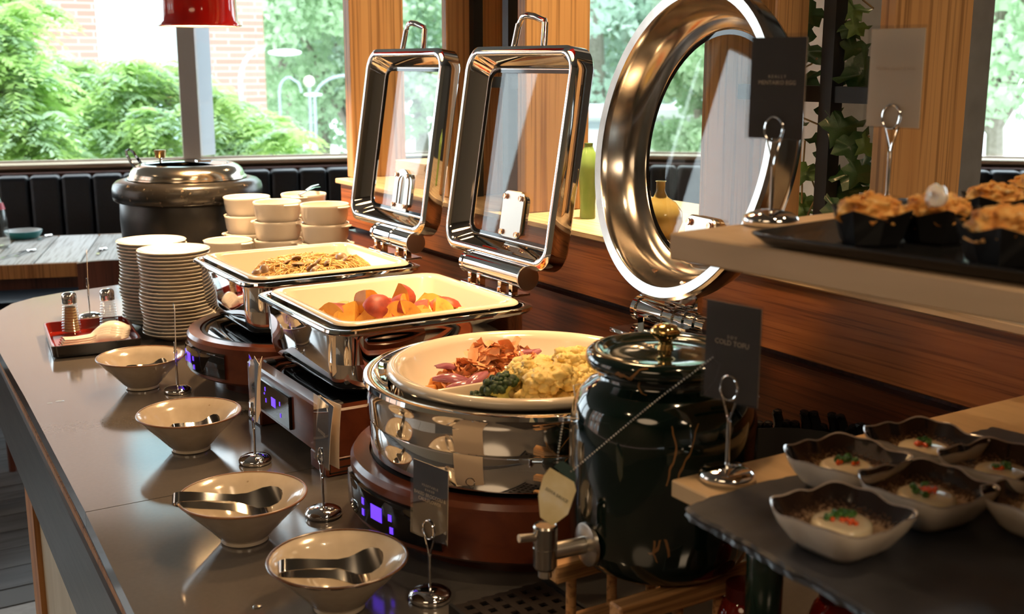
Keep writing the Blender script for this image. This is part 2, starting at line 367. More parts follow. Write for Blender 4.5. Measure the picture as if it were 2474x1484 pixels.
def facet(name_w,name_win,u,nrm,length,mull,trimn):
    def P(t,off,z): return KC+u*t+nrm*off+V(0,0,z)
    a=math.atan2(u.y,u.x)
    s=MB(); c0=P(length/2,.17,.49); s.box(c0,(length,.2,.98),a); c0=P(length/2,.17,2.85); s.box(c0,(length,.2,.24),a)
    o=s.build(name_w,wall_m,None,False); o['kind']='structure'
    s=MB(Matrix.Translation(P(length/2,.09,.990))@Matrix.Rotation(a,4,'Z')); 
    o=MB().bbox((0,0,0),(length,.20,.02),.003,1).build(trimn,sillm,None,False); o.matrix_world=s.T; o['kind']='structure'
    win=thing(name_win,'','',(0,0,0),kind='structure')
    q=MB(); q.box(P(length/2,.15,1.004),(length,.03,.008),a); q.box(P(length/2,.15,2.71),(length,.06,.06),a); q.build('window_frame',alu,win,False)
    ts=[0]+mull+[length]
    for t in mull:
        mu=MB().box(P(t,.10,1.87),(.084,.13,1.72),a).build('mullion',alu,win,False)
        MB().box(P(t-.085,.225,1.87),(.10,.012,1.72),a+R(48)).build('mullion_sky_face',alu_o,mu,False)  # added face angled to catch the sky, its bluish sheen partly in the colour
    for t0,t1 in zip(ts[:-1],ts[1:]): MB().box(P((t0+t1)/2,.155,1.87),(t1-t0-.09,.008,1.70),a).build('pane',wing,win,False)
facet('wall_back','window_1',UL,NL,6.4,[1.64,3.3,4.96],'trim_1')
facet('wall_far','window_2',UR,NR,4.9,[1.2,3.2],'trim_2')
# banquette with vertical padded channels
def banquette(label,u,nrm,t0,t1):
    a=math.atan2(u.y,u.x); t=thing('banquette',label,'bench',tuple(KC+u*t0-nrm*.02),a)
    flip=1 if nrm.dot(Matrix.Rotation(a,3,'Z')@V(0,1,0))>0 else -1
    L=t1-t0
    MB().box((L/2,-.04*flip,.48),(L,.05,.93)).build('back_board',blackm,t,False)
    MB().bbox((L/2,-.33*flip,.41),(L,.5,.10),.03,2).build('seat',leather,t)
    MB().box((L/2,-.30*flip,.18),(L,.44,.36)).build('plinth',blackm,t,False)
    MB().box((L/2,-.03*flip,.955),(L,.06,.02)).build('top_rail',wood_chair,t,False)
    me=MB().bbox((0,0,0),(.1382,.11,.495),.022,3).mesh('channel',leather)
    n=int(L/.1385)
    for i in range(n):
        o=bpy.data.objects.new('channel',me); COL.objects.link(o); o.parent=t; o.location=(.07+i*.1385,-.105*flip,.712)
banquette('long black leather banquette with vertical channels below the left window',UL,NL,.03,5.9)
banquette('black leather banquette with vertical channels under the right-hand window',UR,NR,.34,4.3)
# ================================================================ EXTERIOR
def leafmat(n,c,tr=.35):
    m,nt,b=newmat(n); g=nt.nodes.new('ShaderNodeNewGeometry')
    no=nt.nodes.new('ShaderNodeTexNoise'); no.inputs['Scale'].default_value=.9; no.inputs['Detail'].default_value=3
    nt.links.new(g.outputs['Position'],no.inputs['Vector'])
    nt.links.new(ramp(nt,no.outputs['Fac'],[(.3,tuple(k*.6 for k in c)),(.7,tuple(min(1,k*1.25) for k in c))]),b.inputs['Base Color'])
    b.inputs['Roughness'].default_value=.7; b.inputs['Specular IOR Level'].default_value=.2
    tl=nt.nodes.new('ShaderNodeBsdfTranslucent'); tl.inputs[0].default_value=(*[min(1,k*1.3) for k in c],1)
    mx=nt.nodes.new('ShaderNodeMixShader'); mx.inputs[0].default_value=tr
    out=nt.nodes['Material Output']; nt.links.new(b.outputs[0],mx.inputs[1]); nt.links.new(tl.outputs[0],mx.inputs[2]); nt.links.new(mx.outputs[0],out.inputs[0])
    return m
lf_near=leafmat('leaf_bright',(.46,.62,.24),.5); lf_mid=leafmat('leaf_mid',(.48,.62,.42),.45); lf_far=leafmat('leaf_hazy',(.58,.70,.60),.4); lf_blue=leafmat('leaf_blue_haze',(.62,.72,.72),.4)  # far leaves paled and blued: distance haze put into the colour
bark=noisemat('bark',[(.3,(.22,.19,.15)),(.7,(.34,.30,.25))],9,.9)
def foliage(rs,blobs,n,ls,droop=.3,asp=.28):
    """blobs: (centre, radius) ; returns verts/faces numpy leaf diamonds with a centre fold"""
    cs=np.array([b[0] for b in blobs]); rr=np.array([b[1] for b in blobs]); w=rr**2; w/=w.sum()
    idx=rs.choice(len(blobs),n,p=w)
    d=rs.normal(size=(n,3)); d/=np.linalg.norm(d,axis=1)[:,None]
    p=cs[idx]+d*(rr[idx]*rs.uniform(.55,1.05,n))[:,None]*np.array([1,1,.8])
    t=rs.normal(size=(n,3)); t[:,2]-=droop*1.5; t/=np.linalg.norm(t,axis=1)[:,None]
    u=rs.normal(size=(n,3)); u-=t*(u*t).sum(1)[:,None]; u/=np.linalg.norm(u,axis=1)[:,None]
    L=(ls*rs.uniform(.6,1.4,n))[:,None]; W=L*asp
    nn=np.cross(t,u)*W*.35
    v=np.stack([p,p+t*L*.45+u*W+nn,p+t*L,p+t*L*.45-u*W+nn],1).reshape(-1,3)
    return v
def feather(rs,blobs,n):
    # drooping compound leaves: n fronds of 11 leaflets each
    cs=np.array([b[0] for b in blobs]); rr=np.array([b[1] for b in blobs]); w=rr**2; w/=w.sum()
    idx=rs.choice(len(blobs),n,p=w); d=rs.normal(size=(n,3)); d/=np.linalg.norm(d,axis=1)[:,None]
    p=cs[idx]+d*(rr[idx]*rs.uniform(.6,1.0,n))[:,None]*np.array([1,1,.85]); out=[]
    a=rs.uniform(0,2*np.pi,n); h=np.stack([np.cos(a),np.sin(a),0*a],1); sd=np.stack([-np.sin(a),np.cos(a),0*a],1); L=rs.uniform(.22,.36,n)[:,None]
    for k in range(11):
        u=k/10.; q=p+h*L*u*.8+np.array([0,0,1.])*(L*(.25*u-.75*u*u)); ll=L*.34*(1-.35*u)
        for sg in ((-1,1) if k<10 else (0,)):
            t=(sd*sg*.85+h*(.45 if sg else 1)+np.array([0,0,-.35])+rs.normal(size=(n,3))*.12); t/=np.linalg.norm(t,axis=1)[:,None]
            wv=np.cross(t,np.array([0,0,1.])+rs.normal(size=(n,3))*.3); wv/=np.linalg.norm(wv,axis=1)[:,None]; wv=wv*ll*.17
            out.append(np.stack([q,q+t*ll*.45+wv,q+t*ll,q+t*ll*.45-wv],1))
    return np.concatenate(out,0).reshape(-1,3)
def fol_obj(name,v,mat,parent):
    n=len(v)//4; me=bpy.data.meshes.new(name); me.vertices.add(len(v)); me.vertices.foreach_set('co',v.astype('f').ravel())
    b=np.arange(n)*4; lp=np.stack([b,b+1,b+2,b,b+2,b+3],1).ravel()
    me.loops.add(len(lp)); me.loops.foreach_set('vertex_index',lp.astype('i'))
    me.polygons.add(2*n); me.polygons.foreach_set('loop_start',(np.arange(2*n)*3).astype('i')); 
    me.update(calc_edges=True); me.materials.append(mat)
    o=bpy.data.objects.new(name,me); COL.objects.link(o); o.parent=parent; o['kind']='stuff'; return o
def tree(label,base,h,cr,nb,n,ls,mat,seed,core=None,branches=True,zlo=.45,group=None,asp=.28):
    rs=np.random.RandomState(seed); t=thing('tree',label,'tree',base,0,group)
    bl=[]
    for i in range(nb):
        a=rs.uniform(0,2*PI); q=math.sqrt(rs.uniform(0,1)); z=rs.uniform(zlo,.95); ww=cr*(1-.55*abs(z-.62)/.4)
        bl.append(((q*ww*math.cos(a),q*ww*math.sin(a),z*h),cr*rs.uniform(.22,.36)))
    fol_obj('foliage',foliage(rs,bl,n,ls,asp=asp),mat,t)
    k=MB(); k.tube([(0,0,-.2),(.1,0,h*.25),(-.05,.1,h*.5)],[h*.025,h*.02,h*.014],8)
    k.build('trunk',bark,t)
    if branches:
        for (c_,r_) in bl[:9]:
            MB().tube([(0,.05,h*.35),(c_[0]*.4,c_[1]*.4,(h*.35+c_[2])*.5),c_],[h*.012,h*.008,h*.003],6).build('branch',bark,t)
    return t
GZ=-4.0
ground=MB().box((10,60,GZ-.1),(240,200,.2)).build('ground',pbr('pavement',(.62,.63,.62),.8),None,False); ground['kind']='structure'
def dirp(px,Y): 
    d=ray(px,150); k=Y/d.y; return d.x*k
# brick building and its white glazed bay
Yb=20
br=brick_mat()
bld=thing('brick_building','tall red brick building with a white glazed bay behind the near tree','building',(0,0,0))
xa,xb,xc,xd=dirp(-500,Yb),dirp(240,Yb),dirp(497,Yb),dirp(640,Yb)
MB().box(((xa+xb)/2,Yb+2,4),(xb-xa,4,16.2)).build('brick_wall',br,bld,False)
MB().box(((xc+xd)/2,Yb+2,4),(xd-xc,4,16.2)).build('brick_wall',br,bld,False)
whitep=pbr('white_panel',(.86,.88,.88),.5); bluep=pbr('pale_window',(.55,.74,.76),.15)
MB().box(((xb+xc)/2,Yb+2.2,4),(xc-xb,3.6,16.2)).build('white_bay',whitep,bld,False)
for k in range(2):
    x0=xb+(xc-xb)*(.12+.42*k)
    for j in range(6): 
        MB().box((x0+.35,Yb+.40,-2.6+j*2.3),(.75,.06,2.1)).build('window',bluep,bld,False)
# near tree in front of the windows, on the left
def near_tree():
    rs=np.random.RandomState(5); c=V(dirp(380,9.5),9.5,GZ); t=thing('tree','bright green feathery tree close outside the left windows','tree',tuple(c))
    spec=[]
    for (px,py,rpx) in [(40,300,120),(150,200,90),(60,190,80),(250,210,85),(330,200,75),(420,210,80),(180,320,110),(280,300,100),(90,370,90),(370,300,60),(520,250,60),(560,300,80),(640,320,70),(690,350,60),(250,380,90),(20,60,70),(60,20,60),(-60,150,130),(-120,300,150),(600,380,80),(500,380,80),(-20,100,60),(400,390,70),(150,440,90),(330,440,90),(560,450,90)]:
        Y=9.5+rs.uniform(-1.0,1.0); d=ray(px,py); k=Y/d.y; p=CAM+d*k; spec.append((tuple(p-c),rpx/F*k))
    v=feather(rs,spec,2300); fol_obj('foliage',v,lf_near,t)
    v=feather(rs,spec,900); fol_obj('foliage',v,lf_mid,t)
    def PP(px,py,Y=9.5): d=ray(px,py); return CAM+d*(Y/d.y)-c
    MB().tube([(0.1,0,-.1),PP(385,600),PP(380,370),PP(400,290)],[.14,.11,.05,.035],8).build('trunk',bark,t)
    for pts in ([(400,290),(350,250),(300,235),(250,200)],[(400,290),(430,265),(500,235)],[(385,340),(330,290),(290,300)],[(400,290),(410,220),(380,180)]):
        MB().tube([PP(*q) for q in pts],[.035,.028,.02,.012][:len(pts)] ,6).build('branch',bark,t)
near_tree()
# middle and far trees
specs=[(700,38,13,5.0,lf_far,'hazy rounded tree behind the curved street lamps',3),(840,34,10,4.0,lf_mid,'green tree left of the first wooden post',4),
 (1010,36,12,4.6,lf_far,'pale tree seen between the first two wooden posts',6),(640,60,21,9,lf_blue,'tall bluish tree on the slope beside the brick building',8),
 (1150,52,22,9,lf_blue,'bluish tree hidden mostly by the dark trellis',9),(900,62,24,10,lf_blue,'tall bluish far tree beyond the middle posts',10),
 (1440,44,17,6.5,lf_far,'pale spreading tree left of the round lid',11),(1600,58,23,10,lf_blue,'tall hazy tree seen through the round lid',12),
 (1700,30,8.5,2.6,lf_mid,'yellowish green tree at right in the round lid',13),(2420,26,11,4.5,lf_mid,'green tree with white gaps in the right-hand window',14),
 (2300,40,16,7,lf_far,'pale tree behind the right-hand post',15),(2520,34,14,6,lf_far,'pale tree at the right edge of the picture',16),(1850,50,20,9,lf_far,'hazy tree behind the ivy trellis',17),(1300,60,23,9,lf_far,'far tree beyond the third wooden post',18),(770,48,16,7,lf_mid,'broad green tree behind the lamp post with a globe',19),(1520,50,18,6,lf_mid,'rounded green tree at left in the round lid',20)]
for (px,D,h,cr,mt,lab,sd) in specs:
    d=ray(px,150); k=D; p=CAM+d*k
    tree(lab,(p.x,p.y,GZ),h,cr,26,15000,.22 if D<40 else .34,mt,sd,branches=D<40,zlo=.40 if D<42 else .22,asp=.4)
# hedge and white low building
hd=thing('hedge','low clipped green hedge in front of the white low building','hedge',(0,0,0)); p=CAM+ray(1600,150)*27
rs=np.random.RandomState(3); bl=[((p.x+ (RT*k*.8).x,p.y+(RT*k*.8).y,-1.30),.42) for k in range(-9,10)]
fol_obj('foliage',foliage(rs,bl,5000,.16),lf_near,hd)
MB().box((p.x,p.y,-2.65),(15,.5,2.7),-YAW).build('hedge_core',lf_mid,hd,False)
p=CAM+ray(1600,150)*36
lb=thing('low_building','long low white building with a grey window strip across the road','building',(p.x,p.y,GZ),-YAW)
MB().box((0,0,1.95),(9,4,3.9)).build('wall',whitep,lb,False); MB().box((0,-.2,4.0),(9.6,4.8,.22)).build('roof',whitep,lb,False)
gw=pbr('grey_window',(.35,.40,.44),.3)
for k in range(3): MB().box((-2.2+k*2.3,-2.02,3.62),(1.7,.08,.22)).build('window',gw,lb,False)
lampm=pbr('lamp_grey',(.38,.44,.50),.5)
def street_lamp(label,px,D,pts,head):
    d=ray(px,150); p=CAM+d*D; t=thing('street_lamp',label,'lamp',(p.x,p.y,GZ),-YAW)
    s=D/F
    P=[(x*s,0,(150-y)*s+CAMZ-GZ) for x,y in pts]; MB().tube([(P[0][0],0,0)]+P,.032,8).build('pole',lampm,t)
    h=P[-1] if head!='globe' else P[-1]
    if head=='globe': MB().ico((h[0],0,h[2]+.08),.12,2).build('globe',pbr('globe_lamp',(.85,.78,.62),.4),t)
    else: MB().ico((h[0]+.3,0,h[2]-.06),.26,2,(1,.35,.2)).build('lamp_head',whitep,t)
arc=lambda x0,y0,x1,y1,n=8:[(x0+(x1-x0)*(1-math.cos(PI/2*i/n)),y0+(y1-y0)*math.sin(PI/2*i/n)) for i in range(n+1)]
street_lamp('curved street lamp in front of the right brick wall',578,17,[(0,260)]+arc(0,200,62,118),'arm')
street_lamp('lamp post topped with a cream globe',745,24,[(0,300),(0,205)],'globe')
street_lamp('curved grey street lamp reaching behind the first wooden post',757,26,[(0,300)]+arc(0,240,78,182),'arm')
street_lamp('small hooked street lamp left of the globe lamp',668,30,[(4,300)]+arc(4,225,30,186)+[(52,200),(58,222)],'arm')
# ================================================================ PARTITION WALL, POSTS, TRELLIS
PX=1.12; LZ=1.197
pw=thing('wall_partition','','',(0,0,0),kind='structure')
b=MB(); b.bbox((PX+.09,.80,1.1415),(.18,3.66,.111),.002,1); b.build('upper_panel',oak_red,pw,False)
MB().box((PX+.10,.80,.535),(.17,3.66,1.07)).build('lower_panel',wood('oak_panel_low',(.13,.035,.012),(.21,.06,.02),'Y',(45,45,2.2),.35),pw,False)
MB().box((PX+.11,.80,1.078),(.15,3.655,.018)).build('groove',wood_chair,pw,False)
MB().bbox((PX+.20,.80,LZ-.004+.0),(.42,3.68,.012),.002,1).build('ledge_top',wood('ledge_wood',(.66,.48,.30),(.76,.58,.38),'Y',(30,30,2),.35),pw,False)
LT=LZ+.002
def fin(label,a,l,D=.145,name='wooden_post'):
    y=axx(a,200,1.15).y; y2=axx(l,200,1.15).y
    o=MB().bbox((1.15+D/2,(y+y2)/2,(LT+2.9)/2),(D,y2-y,2.9-LT),.002,1).build(name,oak_post,None,False); tag(o,label,'post','wooden posts on the ledge')
    return y
fin('leftmost honey coloured wooden post, behind the lid over the pasta',848,833)
fin('narrow looking reddish wooden post between the two square lids',1080,1068)
fin('bright orange wooden post behind the square lid over the potatoes',1270,1250)
fin('wooden post seen through the round lid',1712,1697)
fin('dark wooden post at the upper right edge of the round lid',1872,1862,.06)
fin('wide light wooden post at right behind the white card',2155,2115)
# black steel trellises
def trellis(label,posts,y0,y1,bars,X=1.215):
    t=thing('trellis',label,'trellis',(X,y0,LT))
    for yy in posts: MB().box((0,yy-y0,.85),(.022,.022,1.7)).build('upright',iron,t,False)
    for z in bars: MB().box((0.001,(y1-y0)/2,z-LT),(.016,y1-y0-.002,.022)).build('crossbar',iron,t,False)
    return t
ya=axx(1150,200,1.215).y; yb=axx(1232,200,1.215).y
trellis('black steel trellis between the second and third wooden posts',[ya,yb],yb-.05,ya+.02,[1.44])
MB().box((1.30,(ya+yb)/2+.05,2.05),(.03,.075,1.69)).build('dark_post',oak_red,None,False)
o=bpy.data.objects['dark_post']; tag(o,'dark red wooden post standing behind the left steel trellis','post')
yt=axx(2008,220,1.215).y; zt=axx(2008,228,1.215).z
trellis('black steel trellis with ivy to the left of the wide light post',[yt,yt+.22],yt-.10,yt+.20,[zt])
o=MB().bbox((2.13,1.86,1.45),(.54,.22,2.9),.004,1).build('concrete_column',concrete,None,False); tag(o,'pale grey concrete column standing behind the ivy','column')
# ivy
def ivy():
    leafm=noisemat('ivy_leaf',[(.3,(.012,.045,.012)),(.7,(.035,.11,.03))],60,.35,4,.2,.3,.001)
    leafl=noisemat('ivy_leaf_light',[(.3,(.06,.14,.03)),(.7,(.13,.24,.06))],60,.4,4,.1,.2,.001)
    stem=pbr('ivy_stem',(.30,.22,.10),.6)
    y0=yt; t=thing('ivy','trailing dark green ivy climbing the black steel trellis','plant',(1.235,yt,LT))
    org=V(1.235,yt,LT)
    prof=[(0,0),(.16,-.16),(.42,-.10),(.62,-.28),(.60,0),(.44,.10),(.62,.42),(.44,.52),(.22,.56),(.0,1.0)]
    pts=prof+[(-x,y) for x,y in prof[-2:0:-1]]
    # refined outline with curved blade
    vs=[(0,.35,.10)]; 
    for x,y in pts: vs.append((x,y,-.25*x*x-.12*(y-.3)**2))
    n=len(pts); fs=[(0,i+1,(i+1)%n+1) for i in range(n)]
    mb=MB(); mb.add(vs,fs); me=mb.mesh('leaf',leafm,True,80)
    bm=bmesh.new(); bm.from_mesh(me); bmesh.ops.subdivide_edges(bm,edges=list(bm.edges),cuts=1,smooth=.6); bm.to_mesh(me); bm.free()
    me.polygons.foreach_set('use_smooth',[True]*len(me.polygons)); me2=me.copy(); me2.materials.clear(); me2.materials.append(leafl)
    L=[(1975,20,70,0),(1955,110,95,0),(2062,100,60,0),(2040,10,75,1),(2010,150,105,0),(2085,55,50,1),(1940,180,80,0),(2045,60,60,0),(1945,195,60,1),(1935,70,80,0),(2065,160,95,0),
       (2045,285,90,0),(1985,320,75,0),(2060,330,85,0),(2105,345,50,1),(2045,405,110,0),(1962,400,75,1),(2030,440,85,0),(1945,475,60,1),(2045,490,80,0),(1930,290,50,0),(1990,370,50,0),(1955,500,50,1),(1925,225,45,0),(2085,400,70,0),(2000,260,60,0)]
    rr=random.Random(4); nodes=[]
    for (px,py,sz,lt) in L:
        p=axx(px,py,1.222 if px>2000 else 1.245); p.x+=rr.uniform(-.01,.02)
        if abs(px-2008)<22: p.x=1.25
        o=bpy.data.objects.new('leaf',me2 if lt else me); COL.objects.link(o); o.parent=t
        o.location=p-org; s=sz/2150.*1.12; o.scale=(s,s,s)
        nrm=(-ray(px,py)+V(rr.uniform(-.5,.5),rr.uniform(-.5,.5),rr.uniform(-.2,.7))).normalized()
        q=nrm.to_track_quat('Z','Y'); o.rotation_mode='QUATERNION'; o.rotation_quaternion=q@Euler((0,0,PI+rr.uniform(-.9,.9))).to_quaternion()
        nodes.append(p-org)
    for path in ([(1937,520),(1938,440),(1945,340),(1985,325),(2040,312),(2100,290)],[(2100,330),(2050,312),(2030,350)],[(1950,520),(1975,470),(1960,430)],[(1930,170),(1960,155),(1975,140)],[(1945,60),(1915,20),(1935,-30)],[(2110,20),(2085,0),(2060,-30)],[(2035,320),(2060,355),(2085,350)],[(1975,300),(1940,285),(1935,270)]):
        MB().tube([axx(x,y,1.235+.004*i)-org for i,(x,y) in enumerate(path)],.0014,5).build('stem',stem,t)
ivy()
# vases on the ledge
vg=MB().lathe([(.0,0),(.021,0),(.022,.004),(.021,.03),(.024,.07),(.029,.10),(.028,.125),(.016,.142),(.0115,.15),(.0125,.156),(.011,.156),(.009,.15)],32)
gv=vg.build('green_vase',noisemat('celadon',[(.3,(.24,.42,.11)),(.7,(.34,.52,.17))],20,.3,3,.4,.1,.001),None,True,60,(1.212,1.705,LT)); gv.scale=(.66,.66,.88); tag(gv,'tall slender green vase on the ledge between the square and round lids','vase')
yv=MB().lathe([(0,0),(.016,0),(.026,.010),(.0325,.027),(.031,.042),(.022,.055),(.010,.063),(.0062,.072),(.0062,.084),(.008,.086),(.0055,.086),(.005,.07)],32)
yv=yv.build('bulbous_vase',noisemat('amber_glaze',[(.3,(.50,.36,.10)),(.7,(.66,.52,.22))],24,.18,3,.6,.05,.001),None,True,60,(1.163,1.435,LT)); yv.scale=(1.14,1.14,1.1); tag(yv,'round yellow vase with a thin neck seen through the round lid','vase')
# stack of menus on the ledge behind the first lid
for i in range(14):
    o=MB().box((0,0,0),(.115,.15,.0038)).build('menu_card',paper_w,None,False,loc=(1.235,2.36+rnd.uniform(-.002,.002),LT+.002+i*.0041),rz=rnd.uniform(-.02,.02)); tag(o,nth(13-i,14,'cream menu card','pile behind the farther lid'),'card','menu cards piled on the ledge')
ho=thing('card_holder','clear acrylic card holder standing beside the pile of menus','holder',(1.20,2.235,LT),.3)
MB().box((0,0,.002),(.05,.05,.004)).build('foot',acryl,ho,False); MB().box((0,.0,.04),(.003,.05,.075),M=Matrix.Rotation(.15,3,'Y')).build('panel',acryl,ho,False)
# ================================================================ COUNTER
def counter():
    t=thing('buffet_counter','long dark buffet counter with a rounded end and grey laminate top','counter',(0,0,0))
    out=[(.247-.036*(1.176+.8)/1.0*0,-.8)]
    left=[(.19,-.8),(.247,1.176),(.2625,1.4985)]
    far=[(.2627,1.5005),(.284,2.106),(.293,2.45),(.300,2.62),(.318,2.78),(.349,2.90),(.392,2.98),(.45,3.03),(.52,3.06),(.62,3.08),(.80,3.12),(.98,3.14),(1.06,3.12),(1.105,3.05),(1.112,2.9),(1.112,1.5005)]
    near=left+[(1.112,1.4985),(1.112,-.8)]
    for poly in (near,far):
        m_=MB(); m_.prism(poly,.876,.9); o=m_.build('worktop_slab',laminate,t,False)
    MB().prism([(x+(.0 if x>.5 else .006),y-(.01 if y>2.9 else 0)) for x,y in [(.186,-.8),(.2437,1.176),(.284,2.106),(.293,2.45),(.300,2.62),(.318,2.78),(.349,2.90),(.392,2.98),(.45,3.03),(.52,3.06),(.62,3.08),(.80,3.12),(.98,3.14),(1.06,3.12),(1.105,3.05),(1.112,2.9),(1.112,-.8)]],.868,.8758).build('edge_strip',iron,t,False)
    inner=lambda k:[(.19+k,-.8),(.247+k,1.176),(.293+k,2.45),(.300+k,2.62),(.318+k,2.78),(.349+k,2.90-k*.5),(.392+k,2.98-k),(.45+k,3.03-k),(.62,3.08-k),(.98,3.14-k),(1.10,3.05-k),(1.11,2.9-k),(1.11,-.8)]
    MB().prism(inner(.003),.857,.868).build('recess_band',wood_orange,t,False)
    MB().prism(inner(-.002),.70,.857).build('apron',wood_apron,t,False)
    MB().prism([(.30,-.8),(.30,2.19),(1.05,2.19),(1.05,-.8)],0,.70).build('cabinet',wood('cream_board',(.50,.44,.33),(.60,.54,.42),'Z',(20,20,2),.5,0,False),t,False)
    MB().box((.315,2.23,.35),(.05,.08,.70)).build('leg',wood_orange,t,False); MB().box((1.02,2.23,.35),(.05,.08,.70)).build('leg',wood_orange,t,False)
counter()
# ================================================================ CHAFING DISHES
def rr_path(hx,hy,r,n=7): 
    P=[]
    for q,(sx,sy) in enumerate(((1,1),(-1,1),(-1,-1),(1,-1))):
        for i in range(n):
            a=q*PI/2+PI/2*i/(n-1); P.append((sx*(hx-r)+r*math.cos(a),sy*(hy-r)+r*math.sin(a),0))
    return P
TILT=R(9)
def screw(T,x,y,z,parent,r=.0042):
    MB(T@Matrix.Translation((x,y,z))).lathe([(0,-.004),(r*.9,-.0042),(r,-.002),(r*.55,-.001),(0,-.0012)][::1],14).build('screw',copper,parent)
    
def lid_frame(chafer,cx,cy,z0,half):
    c=V(cx+math.sin(TILT)*half,cy,z0+math.cos(TILT)*half)-V(*chafer.location)
    y=V(math.sin(TILT),0,math.cos(TILT)); z=V(math.cos(TILT),0,-math.sin(TILT)); x=V(0,1,0)
    return Matrix(((x.x,y.x,z.x,c.x),(x.y,y.y,z.y,c.y),(x.z,y.z,z.z,c.z),(0,0,0,1)))
def square_chafer(label,cx,cy,zb,zr,arch,hinge_two,dy=.012,dx=.190):
    t=thing('chafing_dish',label,'chafing dish',(cx,cy,zb))
    h=.174; H=zr-zb
    body=MB(); body.rloft([(h-.055,h-.055,.03,.003),(h-.030,h-.030,.04,.004),(h-.019,h-.019,.042,.014),(h-.014,h-.014,.044,.030),(h-.011,h-.011,.046,H-.018),(h-.010,h-.010,.046,H-.012),(h-.003,h-.003,.040,H-.009),(h,h,.038,H-.005),(h-.001,h-.001,.038,H-.001),(h-.005,h-.005,.036,H),(h-.011,h-.011,.034,H-.001),(h-.013,h-.013,.034,H-.006),(h-.0135,h-.0135,.034,H-.055)],9,cap0=True,cap1=True)
    body.build('body',chrome,t,True,50)
    # lid
    T=lid_frame(t,cx+dx,cy+dy,zr+.047,.178); hw=.172; hh=.178
    m_=MB(T); m_.rloft([(hw-.006,hh-.006,.034,-.001),(hw,hh,.036,.004),(hw,hh,.036,.034),(hw-.004,hh-.004,.034,.039),(hw-.020,hh-.020,.028,.040),(hw-.034,hh-.034,.022,.040),(hw-.036,hh-.036,.020,.037),(hw-.034,hh-.034,.022,.034),(hw-.031,hh-.031,.023,.0335),(hw-.0175,hh-.0175,.027,.004),(hw-.0150,hh-.0150,.028,.0004),(hw-.0125,hh-.0125,.029,-.0012)],9,closed=True)
    m_.build('lid_frame',chrome,t,True,40)
    iw=MB(T); iw.rloft([(hw-.0165,hh-.0165,.027,.003),(hw-.0172,hh-.0172,.027,.0035),(hw-.0210,hh-.0210,.025,.020),(hw-.0290,hh-.0290,.023,.0325),(hw-.0330,hh-.0330,.022,.0333)],9); iw.build('inner_wall',steel_in,t,True,60)
    g=MB(T); g.rloft([(hw-.033,hh-.033,.022,.035),(hw-.033,hh-.033,.022,.039)],7,True,True); g=g.build('lid_glass',glasstea,t,False)
    gs=MB(T); gs.rloft([(hw-.034,hh-.034,.022,.0336),(hw-.040,hh-.040,.020,.0340),(hw-.040,hh-.040,.020,.0350),(hw-.034,hh-.034,.022,.035)],7,closed=True); gs.build('gasket',blackg,g,False)
    # handle
    hd=MB(T); px=.047
    hd.cyl((-px,hh-.004,.020),(-px*.86,hh+.040,.020),.0055,14); hd.cyl((px,hh-.004,.020),(px*.86,hh+.040,.020),.0055,14)
    hd.tube([(-px*.86,hh+.036,.020),(-px*.80,hh+.043,.020),(-px*.4,hh+.049,.012),(0,hh+.051,.009),(px*.4,hh+.049,.012),(px*.80,hh+.043,.020),(px*.86,hh+.036,.020)],.0056,12,flat=.8)
    hd.build('lid_handle',chrome,t)
    # bracket plate on the glass
    w2=.034; yb=-hh+.036; yt_=yb+.084
    if arch:
        outer=[];inner=[];N=24
        for i in range(N+1):
            a=PI-PI*i/N; outer.append((w2*.95*math.cos(a),yt_-w2*.9+w2*.9*math.sin(a))); inner.append((.0155*math.cos(a),yt_-.029+.0155*math.sin(a)))
        outer=[(-w2,yb)]+outer+[(w2,yb)]; inner=[(-.015,yb+.014)]+inner+[(.015,yb+.014)]
        n_=len(outer); vs=[(x,y,.030) for x,y in outer]+[(x,y,.030) for x,y in inner]+[(x,y,.0335) for x,y in outer]+[(x,y,.0335) for x,y in inner]
        fs=[]
        for i in range(n_):
            j=(i+1)%n_; fs+=[(i,j,n_+j,n_+i),(2*n_+i,3*n_+i,3*n_+j,2*n_+j),(i,2*n_+i,2*n_+j,j),(n_+i,n_+j,3*n_+j,3*n_+i)]
        p=MB(T).add(vs,fs).build('hinge_plate',steel_s,t,True,30)
    else:
        q=MB(T@Matrix.Translation((0,(yb+yt_)/2,0))); q.rloft([(w2*.96,.039,.014,.030),(w2,.040,.015,.0315),(w2,.040,.015,.0335)],7,True,True); p=q.build('hinge_plate',steel_s,t,True,30)
    for sx in (-1,1):
        for yy in (yb+.010,yt_-.013): screw(T,sx*.0245,yy,.030,p,.0048)
    MB(T@Matrix.Translation((0,(yb+yt_)/2,0))).rloft([(w2*.9,.034,.012,.0395),(w2*.9,.034,.012,.045)],7,True,True).build('outer_plate',chrome,t,True,30)
    # hinge barrel
    hx=.200; hz=H+.032; hr=.0195
    hb=MB(); spans=[(-.105,.066)] if not hinge_two else [(-.092,-.020),(-.012,.052)]
    for a,b_ in spans: hb.cyl((hx-.01,a,hz),(hx-.01,b_,hz),hr,28)
    hb.cyl((hx-.01,spans[0][0]+.001,hz),(hx-.01,spans[-1][1]+.012,hz),hr*.93,28)
    hb.cyl((hx-.01,spans[-1][1]+.012,hz),(hx-.01,spans[-1][1]+.020,hz),hr*1.02,28)
    hb=hb.build('hinge_barrel',chrome,t,True,30); MB().cyl((hx-.01,spans[0][0]-.003,hz),(hx-.01,spans[0][0]+.001,hz),hr*1.03,28).build('end_cap',steel_s,t,True,30)
    k=MB(); k.bbox((hx-.012,-.005,H+.001),(.036,.17,.004),.001,1)
    for yy in (-.075,-.04,.03,.06): k.bbox((hx-.018,yy,H+.012),(.012,.010,.024),.001,1)
